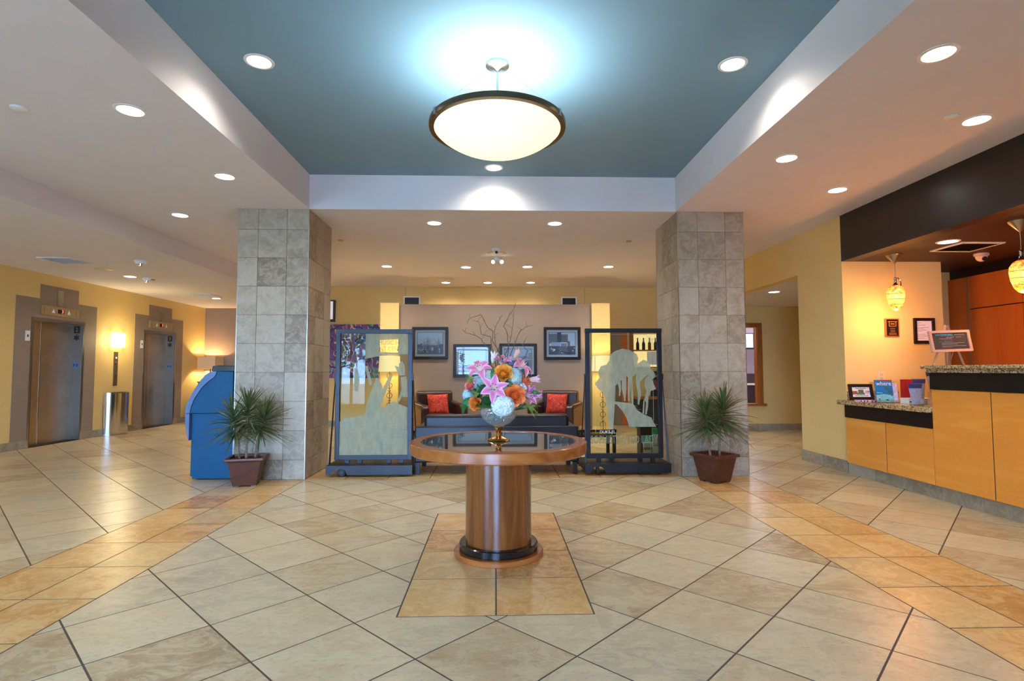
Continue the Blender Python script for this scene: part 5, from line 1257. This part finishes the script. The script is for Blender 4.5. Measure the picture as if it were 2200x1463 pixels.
o = MB().box(-3.02, -2.915, 6.88, 7.5, 0, 1.43).box(-2.95, -2.915, 6.87, 7.5, 1.43, 1.455).build('sign_cabinet', M['kiosk_blue']); tag(o, 'taller dark blue cabinet behind the curved blue machine', 'cabinet')

# ------------------------------------------------------------------ potted dragon trees
def plant(cx, cy, rz, stems, label, seed, nleaf=125):
    rr = random.Random(seed)
    t = thing('potted_dracaena', label, 'potted plant', (cx, cy, 0), rz, 'potted dragon trees by the columns', local=True)
    def ring(h, z): return [(-h, -h, z), (h, -h, z), (h, h, z), (-h, h, z)]
    lv = [(.115, .012), (.155, .245), (.158, .262), (.182, .268), (.186, .285), (.182, .30), (.155, .30), (.150, .27), (.140, .255)]
    m = MB(); v = []; f = []
    for h, z in lv: v += ring(h, z)
    for i in range(len(lv) - 1):
        for k in range(4): f.append((i * 4 + k, i * 4 + (k + 1) % 4, i * 4 + 4 + (k + 1) % 4, i * 4 + 4 + k))
    f.append((3, 2, 1, 0)); m.add(v, f); m.build('pot', M['pot'], t, bevel=.005)
    for sx in (-1, 1):
        for sy in (-1, 1): MB().box(sx * .085 - .025, sx * .085 + .025, sy * .085 - .025, sy * .085 + .025, 0, .014).build('pot_foot', M['pot'], t)
    m = MB(); m.add([(-.148, -.148, .26), (.148, -.148, .26), (.148, .148, .26), (-.148, .148, .26)], [(0, 1, 2, 3)])
    for k in range(150):
        a = rr.uniform(-.14, .14), rr.uniform(-.14, .14)
        m.obox((a[0], a[1], .265 + rr.random() * .012), (.03, .008, .005), Matrix.Rotation(rr.random() * 3, 3, 'Z') @ Matrix.Rotation(rr.uniform(-.5, .5), 3, 'Y'))
    o = m.build('mulch', M['mulch'], t); o['kind'] = 'stuff'
    tips = []
    for (bx_, by_, tx, ty, tz, n_) in stems:
        pts = [Vector((bx_, by_, .24)), Vector((bx_ * .7 + tx * .3 + rr.uniform(-.01, .01), by_ * .7 + ty * .3, .24 + (tz - .24) * .45)), Vector((tx, ty, tz))]
        MB().tube(pts, [.013, .011, .009], 8).build('stem', plain('stem_bark_%d_%d' % (seed, len(tips)), rgb(128, 108, 84), .8, var=.3, nscale=40), t, smooth=True)
        tips.append((pts, n_))
    for pts, n_ in tips:
        for k in range(n_):
            u = (k + .5) / n_; p = pts[1].lerp(pts[2], .3 + .7 * u)
            az = k * 2.39996 + rr.uniform(-.3, .3); el = -.35 + 1.65 * u ** 1.2 + rr.uniform(-.18, .18)
            L = rr.uniform(.27, .43) * (1.0 - .2 * u); W = rr.uniform(.014, .022)
            d = Vector((math.cos(az) * math.cos(el), math.sin(az) * math.cos(el), math.sin(el)))
            wy = math.sin(rz) * p.x + math.cos(rz) * p.y + cy; dw = math.sin(rz) * d.x + math.cos(rz) * d.y
            lim = 6.12 - wy
            if dw * L > lim:                      # leaves bend along the column instead of running into it
                e = d - Vector((math.sin(rz), math.cos(rz), 0)) * (dw - lim / L); d = e
            sd = Vector((-math.sin(az), math.cos(az), 0)); droop = rr.uniform(.06, .26)
            m = MB(); rows = []; ns = 6
            for i in range(ns + 1):
                s_ = i / ns; c = p + d * (L * s_) - Vector((0, 0, droop * L * s_ * s_ * 1.2)); w = W / 2 * (math.sin(PI * min(1, .18 + .82 * s_)) ** .6 if s_ < 1 else .02)
                rows.append((c - sd * w + Vector((0, 0, w * .5)), c, c + sd * w + Vector((0, 0, w * .5))))
            g_ = rr.uniform(.75, 1.25); br = rr.random() < .2
            for i in range(ns):
                s_ = i / ns
                base = (rgb(62, 104, 52) if not br else rgb(108, 104, 62)); tipc = rgb(96, 66, 44)
                c_ = tuple(min(1, (base[q] * (1 - s_ ** 3) + tipc[q] * s_ ** 3) * g_) for q in range(3)) + (1,)
                edge = tuple(min(1, c_[q] * .8 + rgb(110, 60, 46)[q] * .2) for q in range(3)) + (1,)
                m.add([rows[i][0], rows[i][1], rows[i + 1][1], rows[i + 1][0]], [(0, 1, 2, 3)], edge)
                m.add([rows[i][1], rows[i][2], rows[i + 1][2], rows[i + 1][1]], [(0, 1, 2, 3)], c_)
            m.build('leaf', M['leafy'], t, smooth=True, angle=False)
plant(-2.635, 5.945, math.radians(14), [(-.07, .0, -.14, -.02, .74, 95), (.0, -.05, .01, -.06, .84, 100), (.07, .03, .17, .0, .74, 95)], 'spiky dragon tree in a square bronze pot beside the blue kiosk', 11)
plant(2.375, 5.93, math.radians(28), [(-.06, .0, -.13, .0, .76, 140), (.05, -.02, .11, -.04, .82, 150)], 'spiky dragon tree in a square bronze pot before the beige column', 23)

# ------------------------------------------------------------------ reception
XF = 4.06
def desk(name, label, ys, zt, band0, band1):
    t = thing(name, label, 'counter', (4.4, (ys[0] + ys[-1]) / 2, 0))
    y0, y1 = ys[-1], ys[0]
    MB().box(XF + .02, 4.72, y0, y1, .14, band1).build('carcass', M['black'], t)
    for a, b in zip(ys, ys[1:]):
        MB().box(XF, XF + .02, b + .004, a - .004, .135, band0 - .004).build('front_panel', M['maple'], t, bevel=.002)
    for a in ys[1:-1]: MB().box(XF + .002, XF + .02, a - .0042, a + .0042, .14, band0 - .006).build('gap_shade_strip', M['black'], t)  # solid black strips fill the joints, the shade of deep gaps put in as colour
    MB().box(XF - .012, XF + .02, y0, y1, band0, band1).build('black_band', plain('black_band', rgb(24, 18, 15), .5, var=.3, nscale=40, spec=.3), t, bevel=.002)
    if name == 'low_counter': y1 = 6.333
    k = MB().box(XR + .008, 4.7, y0, y1, 0, .14).build('toe_kick', M['grout'], t)
    n_ = max(1, round((y1 - y0) / .42))
    for i in range(n_):
        MB().box(XR, XR + .008, y0 + (y1 - y0) * i / n_ + .0015, y0 + (y1 - y0) * (i + 1) / n_ - .0015, 0, .135).build('base_tile', M['base_tile'], k)
    return t
desk('low_counter', 'lower maple-fronted reception counter next to the yellow wall', [6.265, 5.62, 5.0], .85, .655, .80)
th = desk('high_counter', 'taller maple-fronted reception counter at the right edge', [5.0, 4.387, 3.774, 3.16, 2.55, 1.94], 1.24, 1.02, 1.172)
MB().box(XF + .02, 4.72, 4.98, 5.0, .80, 1.172).build('end_panel', M['granite'], th)
t = thing('granite_worktop', 'speckled granite worktop on the lower reception counter', 'worktop', (4.4, 5.6, .80))
MB().box(4.0, 4.74, 5.0, 6.335, .80, .85).build('slab', M['granite'], t, bevel=.006); MB().box(4.13, 4.74, 6.315, 6.335, .85, .95).build('backsplash', M['granite'], t)
t = thing('granite_ledge', 'speckled granite ledge on the taller reception counter', 'worktop', (4.4, 4, 1.17))
MB().box(4.02, 4.74, 1.94, 5.0, 1.172, 1.208).build('under_slab', M['granite'], t, bevel=.004)
MB().box(3.985, 4.76, 1.94, 5.03, 1.208, 1.240).build('top_slab', M['granite'], t, bevel=.006)
# pendants
def art_pendant(x, y, label):
    t = thing('art_glass_pendant', label, 'pendant light', (x, y, ZA), group='red and yellow glass pendants over reception')
    MB().lathe([(.003, -.10), (.008, -.095), (.078, -.012), (.082, 0)], (x, y, ZA), 28).build('canopy', M['steel'], t, smooth=True)
    MB().tube([(x, y, ZA - .09), (x + .004, y, ZA - .17), (x, y, ZA - .255)], .003, 8).build('cord', M['steel'], t, smooth=True)
    MB().lathe([(.010, -.255), (.016, -.27), (.012, -.29), (.017, -.325), (.034, -.345)], (x, y, ZA), 18).build('socket', M['chrome'], t, smooth=True)
    MB().tube([(x + .012, y, ZA - .262), (x + .035, y, ZA - .262), (x + .058, y, ZA - .29), (x + .066, y, ZA - .325), (x + .056, y, ZA - .36)], .006, 8).build('loop_handle', M['chrome'], t, smooth=True)
    pr = [(.030, -.342), (.062, -.362), (.084, -.40), (.089, -.45), (.080, -.52), (.058, -.585), (.030, -.62), (.004, -.632)]
    MB().lathe(pr, (x, y, ZA), 28, True, True).build('glass_shade', M['artglass'], t, smooth=True, angle=False)
    for z, r in ((-.44, .0895), (-.50, .0855), (-.56, .070)):
        MB().tube([(x + r * math.cos(a * PI / 14), y + r * math.sin(a * PI / 14), ZA + z + .004 * math.sin(a * PI / 14)) for a in range(29)], .0018, 5, cap=False).build('wire_wrap', M['dark_metal'], t)
    ld = bpy.data.lights.new('bulb', 'POINT'); ld.energy = 12; ld.color = (1.0, .40, .14); ld.shadow_soft_size = .06
    lo = bpy.data.objects.new('bulb', ld); COL.objects.link(lo); lo.parent = t; lo.location = (0, 0, -.69)
art_pendant(4.486, 5.965, 'red and yellow glass pendant before the orange reception wall')
art_pendant(4.556, 4.56, 'red and yellow glass pendant at the right edge of the view')
# things on the end wall
ye = 6.335
t = thing('award_plaque', 'small dark award plaque with gold print on the orange reception wall', 'plaque', (4.69, ye, 1.59))
MB().box(4.605, 4.78, ye - .018, ye, 1.59, 1.808).build('board', M['oak_trim'], t, bevel=.004)
MB().box(4.625, 4.765, ye - .021, ye - .018, 1.602, 1.796).build('plate', plain('plaque_black', rgb(24, 18, 16), .25), t)
gm = plain('plaque_gold', rgb(206, 140, 70), .35, .6)
MB().box(4.64, 4.75, ye - .0225, ye - .021, 1.765, 1.775).box(4.65, 4.66, ye - .0225, ye - .021, 1.715, 1.765).box(4.73, 4.74, ye - .0225, ye - .021, 1.715, 1.765).box(4.65, 4.74, ye - .0225, ye - .021, 1.712, 1.720).box(4.672, 4.718, ye - .0225, ye - .021, 1.735, 1.75).build('emblem', gm, t)
for z in (1.69, 1.668, 1.65, 1.632, 1.618): MB().box(4.65 + .015 * (z > 1.64), 4.74 - .015 * (z > 1.64), ye - .0225, ye - .021, z - .003, z + .003).build('print_line', gm, t)
t = thing('framed_certificate', 'dark framed certificate on the orange reception wall', 'picture', (5.085, ye, 1.51))
for q in ((4.957, 5.213, 1.51, 1.545), (4.957, 5.213, 1.779, 1.814), (4.957, 4.992, 1.545, 1.779), (5.178, 5.213, 1.545, 1.779)): MB().box(q[0], q[1], ye - .022, ye, q[2], q[3]).build('frame_rail', M['dark_wood'], t, bevel=.003)
MB().box(4.992, 5.178, ye - .008, ye, 1.545, 1.779).build('paper', plain('certificate', rgb(236, 226, 226), .6), t)
for k, z in enumerate((1.755, 1.73, 1.70, 1.685, 1.67, 1.655, 1.62, 1.60, 1.575)): MB().box(5.005, 5.06 + .1 * ((k * 7 % 5) / 5), ye - .0095, ye - .008, z - .0022, z + .0022).build('print_line', plain('ink_%d' % k, rgb(120, 110, 120), .6), t)
MB().tube([(5.155, ye - .0095, 1.575), (5.155, ye - .008, 1.575)], .012, 14).build('seal', plain('seal', rgb(190, 40, 40), .5), t)
t = thing('wall_outlet', 'cream outlet on the orange reception wall above the magazine', 'outlet', (4.55, ye, 1.10))
MB().box(4.51, 4.588, ye - .007, ye, 1.06, 1.178).build('cover', plain('cream_plastic', rgb(226, 206, 160), .5), t, bevel=.002)
for z in (1.085, 1.13): MB().box(4.53, 4.568, ye - .010, ye - .007, z, z + .03).build('socket', plain('cream_socket_%d' % int(z * 1000), rgb(206, 186, 140), .5), t)

# chalkboard on a small easel, standing on the granite ledge
ex, ey, ez = 4.16, 4.93, 1.240
t = thing('chalkboard_easel', 'small framed chalkboard on an easel atop the tall reception counter', 'chalkboard', (ex, ey, ez))
pinkw = wood('easel_wood', rgb(176, 120, 92), rgb(196, 140, 110), rgb(206, 154, 124), 'Z', .6)
MB().tube([(4.010, ey - .03, ez), (4.190, ey + .03, ez + .372)], .011, 4).build('leg', pinkw, t)
MB().tube([(4.300, ey - .03, ez), (4.210, ey + .03, ez + .372)], .011, 4).build('leg', pinkw, t)
MB().tube([(4.255, ey + .10, ez), (4.203, ey + .03, ez + .35)], .008, 4).build('rear_leg', pinkw, t)
MB().tube([(4.212, ey - .02, ez + .13), (4.262, ey + .07, ez + .05)], .004, 6).build('strap', pinkw, t)
Rb = Matrix.Rotation(-.16, 4, 'X'); Rb = Matrix.Rotation(.035, 4, 'Y').inverted() @ Rb
bc_ = Vector((4.172, ey - .035, ez + .222))
def bp(a, b, d): return bc_ + (Rb.to_3x3() @ Vector((a, d, b)))
MB().prism([(-.17, -.078), (.17, -.078), (.17, .078), (-.17, .078)], bp, -.002, .008).build('slate', plain('slate', rgb(44, 48, 50), .7, var=.2), t)
frm = plain('easel_frame', rgb(206, 156, 132), .6)
for q in ((-.188, .188, -.098, -.077), (-.188, .188, .077, .098), (-.188, -.167, -.077, .077), (.167, .188, -.077, .077)):
    MB().prism([(q[0], q[2]), (q[1], q[2]), (q[1], q[3]), (q[0], q[3])], bp, -.014, .010).build('frame_rail', frm, t)
m = MB()
for k in range(24):
    for s_ in (-1, 1): m.obox(bp(-.18 + .36 * k / 23, s_ * .0965, -.012), (.007, .008, .006))
for k in range(11):
    for s_ in (-1, 1): m.obox(bp(s_ * .1865, -.085 + .17 * k / 10, -.012), (.008, .007, .006))
o = m.build('beaded_edge', plain('bead', rgb(232, 196, 176), .5), t); o['kind'] = 'stuff'
M4 = Matrix.Translation(bc_) @ Rb @ Matrix.Translation((0, -.004, 0)) @ Matrix.Rotation(PI / 2, 4, 'X')
chalk_b = plain('chalk_blue', rgb(86, 190, 214), .8); chalk_w = plain('chalk_white', rgb(214, 206, 202), .8); chalk_r = plain('chalk_red', rgb(226, 120, 110), .8); chalk_g = plain('chalk_green', rgb(120, 200, 190), .8)
put_text('lettering', 'WATERWORKS', .03, chalk_b, t, M4 @ Matrix.Translation((-.050, .058, 0)), .165, .020)
def scribble(x0, x1, y, h, mat, n_):
    pts = []; rr = random.Random(int((x0 + y) * 1e4))
    for k in range(n_ * 2 + 1): pts.append(M4 @ Vector((x0 + (x1 - x0) * k / (n_ * 2), y + (h / 2 if k % 2 else -h / 2) * rr.uniform(.5, 1), 0)))
    MB().tube(pts, .0011, 4).build('chalk_line', mat, t)
for a in [(.05, .145, .058, .007, chalk_w, 12), (-.03, .04, .036, .006, chalk_w, 9), (.06, .11, .036, .006, chalk_w, 6), (-.10, .02, .024, .008, chalk_w, 14), (-.09, .03, .013, .006, chalk_r, 14), (-.105, -.075, -.004, .009, chalk_b, 5), (-.06, .02, -.003, .009, chalk_g, 9), (-.085, .13, -.017, .006, chalk_w, 22), (-.085, .06, -.029, .006, chalk_w, 16), (-.085, .14, -.046, .006, chalk_w, 22), (-.085, 0, -.046, .006, chalk_r, 10), (-.085, .01, -.058, .006, chalk_r, 10)]: scribble(*a)

# things on the lower counter
zc_ = .85
t = thing('digital_frame', 'small dark framed landscape picture on the lower counter by the wall', 'picture frame', (4.21, 6.19, zc_), math.radians(-4), local=True)
R_ = Matrix.Rotation(-.2, 3, 'X')
fp = lambda a, b, d: R_ @ Vector((a, d, b)) + Vector((0, 0, .004))
for q in ((-.135, .135, 0, .035), (-.135, .135, .15, .185), (-.135, -.10, .035, .15), (.10, .135, .035, .15)):
    MB().prism([(q[0], q[2]), (q[1], q[2]), (q[1], q[3]), (q[0], q[3])], fp, -.012, .012).build('frame_rail', M['dark_wood'], t, bevel=.003)
m = MB()
for u0, u1, v0, v1, c in [(-.10, .10, .035, .15, rgb(206, 206, 226)), (-.10, .10, .10, .15, rgb(226, 226, 214)), (-.10, -.04, .065, .105, rgb(150, 84, 50)), (-.03, .03, .07, .12, rgb(90, 96, 90)), (-.05, .04, .06, .085, rgb(84, 130, 60)), (.05, .10, .08, .11, rgb(170, 170, 210)), (-.10, .10, .035, .06, rgb(236, 236, 240)), (-.08, .08, .045, .052, rgb(60, 100, 110)), (-.06, .06, .13, .138, rgb(120, 150, 100)), (.07, .095, .095, .10, rgb(70, 50, 60))]:
    k = len(m.f); m.add([fp(a, b, -.001 - .0003 * k) for a, b in ((u0, v0), (u1, v0), (u1, v1), (u0, v1))], [(0, 1, 2, 3)], c)
m.build('picture', M['print'], t)
MB().tube([fp(0, .12, .01), (0.02, .10, .004)], .008, 6).build('prop', M['dark_wood'], t)
t = thing('leaflet_stack', 'purple and white striped leaflets fanned on the lower counter', 'leaflets', (4.13, 5.98, zc_), math.radians(-14), local=True)
sc_c = [rgb(206, 180, 206), rgb(150, 50, 130), rgb(226, 210, 226), rgb(130, 60, 140), rgb(200, 190, 220), rgb(160, 40, 120), rgb(226, 216, 230)]
m = MB().box(-.11, .11, -.06, .06, 0, .014); m.build('sheets', plain('leaflet_paper', rgb(230, 224, 232), .6), t)
for k in range(14):
    x = -.11 + .22 * k / 14; MB().add([(x, -.0602, .0), (x + .0157, -.0602, 0), (x + .0157, -.0602, .0145), (x, -.0602, .0145), (x, .06, .0145), (x + .0157, .06, .0145)], [(0, 1, 2, 3), (3, 2, 5, 4)]).build('stripe', plain('stripe_%d' % k, sc_c[k % 7], .5), t)
# magazine "where" in a clear holder
t = thing('magazine_holder', 'clear acrylic holder with pockets on the lower counter', 'holder', (4.165, 5.75, zc_), local=True)
MB().box(-.13, .15, -.05, -.046, 0, .03).build('front_lip', M['acrylic'], t); MB().box(-.13, .15, -.05, .07, 0, .004).build('foot', M['acrylic'], t)
MB().prism([(.01, 0), (.014, 0), (.064, .22), (.06, .22)], lambda a, b, d: (d, a, b), -.13, .15).build('back_plate', M['acrylic'], t)
t = thing('magazine', 'blue magazine titled where with a whale shark cover', 'magazine', (4.165, 5.75, zc_), local=True)
Rm = Matrix.Rotation(-.14, 3, 'X'); mp = lambda a, b, d: Rm @ Vector((a, d - .012, b + .006))
MB().prism([(-.105, 0), (.085, 0), (.085, .235), (-.105, .235)], mp, -.008, 0).build('cover', plain('mag_blue', rgb(22, 120, 176), .3, var=.25, nscale=9), t)
MB().prism([(-.105, 0), (.085, 0), (.085, .07), (-.02, .085), (-.105, .075)], mp, -.009, -.008).build('sea_floor', plain('mag_sand', rgb(120, 196, 196), .4, var=.3, nscale=30), t)
MB().prism([(-.04, .222), (.085, .222), (.085, .235), (-.04, .235)], mp, -.009, -.008).build('red_strip', plain('mag_red', rgb(190, 40, 60), .4), t)
MB().prism([(-.02, .185), (.0, .19), (.045, .15), (.07, .10), (.072, .06), (.06, .065), (.05, .08), (.02, .11), (.0, .125), (-.012, .12), (.0, .14), (-.015, .17)], mp, -.0095, -.009).build('whale_shark', plain('shark', rgb(60, 110, 120), .4, var=.4, nscale=60), t)
mm4 = Matrix.Translation((4.165, 5.75, zc_)) @ Rm.to_4x4() @ Matrix.Translation((0, -.0225, .006)) @ Matrix.Rotation(PI / 2, 4, 'X')
ORG[t] = Vector((4.165, 5.75, zc_))
put_text('masthead', 'where', .07, M['white'], t, mm4 @ Matrix.Translation((-.01, .195, 0)), .165, .045)
put_text('headline', 'Marine', .03, plain('mag_cyan', rgb(150, 226, 236), .5), t, mm4 @ Matrix.Translation((-.065, .098, 0)), .06)
ORG[t] = Vector((0, 0, 0))
MB().prism([(.012 * math.cos(k * PI / 6) - .073, .012 * math.sin(k * PI / 6) + .03) for k in range(12)], mp, -.0097, -.009).build('badge', plain('mag_badge', rgb(206, 50, 50), .4), t)
MB().prism([(-.01, .02), (.02, .012), (.03, .02), (.01, .03)], mp, -.0097, -.009).build('diver', M['black'], t)
o = MB().prism([(.09, .0), (.14, 0), (.14, .20), (.09, .21)], lambda a, b, d: Vector((4.165, 5.75, zc_ + .006)) + Rm @ Vector((a, d - .005, b)), -.006, 0).build('leaflet', plain('pale_leaflet', rgb(214, 200, 210), .5, var=.2, nscale=40)); tag(o, 'narrow pale leaflet beside the blue magazine in the clear holder', 'leaflet')
# red folder and fanned brochure racks
t = thing('red_folder', 'red folder standing above a white tray on the lower counter', 'folder', (4.345, 5.57, zc_), local=True)
MB().box(-.11, .11, .03, .05, .06, .25).build('folder', plain('red_card', rgb(170, 26, 26), .5), t)
MB().box(-.11, .13, -.06, .06, 0, .06).build('tray', M['white'], t, bevel=.004); MB().box(-.10, -.08, -.062, -.06, .015, .03).build('tray_mark', plain('tray_blue', rgb(40, 80, 150), .5), t)
for k, (x, y, z, lab) in enumerate(((4.16, 5.30, 0, 'front blue-headed brochure fan on the lower counter'), (4.31, 5.44, .045, 'rear blue-headed brochure fan on the lower counter'), (4.345, 5.30, .12, 'highest brochure fan, half hidden by the tall counter'))):
    t = thing('brochure_rack', lab, 'brochures', (x, y, zc_), group='fanned brochure racks', local=True)
    MB().box(-.04, .05, -.02, .05, 0, .012 + z).build('riser', M['acrylic'], t)
    for j in range(5):
        a = -.14 + .05 * j; q = lambda u, v, d: Vector((u * math.cos(a) + v * math.sin(a) * .8 + .012 * (j - 2), d + .006 * j, .012 + z + v))
        MB().prism([(-.028, 0), (.028, 0), (.04, .20), (-.045, .20)], q, 0, .003).build('brochure', plain('broch_body_%d%d' % (k, j), rgb(170, 168, 178), .5, var=.2, nscale=50), t)
        MB().prism([(-.042, .155), (.037, .155), (.04, .20), (-.045, .20)], q, -.001, 0).build('header', plain('broch_head_%d%d' % (k, j), rgb(60, 66, 110), .5), t)
# back office behind the framed opening
t = thing('office_screen', 'bright cyan screen seen through the timber-framed opening', 'screen', (5.2, 12.4, 1.7))
MB().box(4.6, 5.95, 12.40, 12.45, 1.68, 2.05).build('casing', M['black'], t)
MB().box(4.63, 5.92, 12.395, 12.40, 1.72, 2.03).build('display', emis('cyan_display', (.06, .55, .85, 1), 1.6), t)
t = thing('office_cabinet', 'dark cabinet low behind the timber-framed opening', 'cabinet', (5.3, 12.4, 0))
MB().box(4.5, 6.3, 12.3, 12.7, 0, .86).build('body', plain('plum_cabinet', rgb(52, 40, 54), .5), t); MB().box(4.5, 6.3, 12.28, 12.7, .86, .90).build('top', M['mat_board'], t)
MB().box(4.5, 6.3, 12.4, 12.7, .90, 1.12).build('upper_box', plain('plum_box', rgb(60, 46, 60), .5), t)
ld = bpy.data.lights.new('office_lamp', 'POINT'); ld.energy = 25; ld.color = (.85, .85, 1); ld.shadow_soft_size = .2
lo = bpy.data.objects.new('office_lamp', ld); COL.objects.link(lo); lo.location = (5.4, 11.7, 2.3)

# trees across the street, seen only as reflections in the glass
def street_tree(x, y, h, label, seed):
    rr = random.Random(seed); t = thing('street_tree', label, 'tree', (x, y, -.04), group='street trees outside the glazed front', local=True)
    MB().tube([(0, 0, 0), (.05, 0, h * .3), (0, .1, h * .55)], [.14, .11, .07], 10).build('trunk', M['twig'], t, smooth=True)
    m = MB()
    for k in range(1400):
        d = Vector((rr.gauss(0, 1), rr.gauss(0, 1), rr.gauss(0, 1))).normalized() * (rr.random() ** .4); c = Vector((d.x * h * .33, d.y * h * .33, h * .62 + d.z * h * .36))
        u = Vector((rr.gauss(0, 1), rr.gauss(0, 1), rr.gauss(0, 1))).normalized(); w = u.orthogonal().normalized(); s_ = .13
        m.add([c - u * s_, c + w * s_ * .5, c + u * s_, c - w * s_ * .5], [(0, 1, 2, 3)], rgb(60 + rr.random() * 60, 110 + rr.random() * 60, 40 + rr.random() * 30))
    o = m.build('crown', M['leafy'], t); o['kind'] = 'stuff'
street_tree(-5.6, -6.6, 4.6, 'leafy street tree mirrored in the left glass trolley', 5)
street_tree(-8.2, -8.6, 5.2, 'second leafy street tree farther left outside', 6)
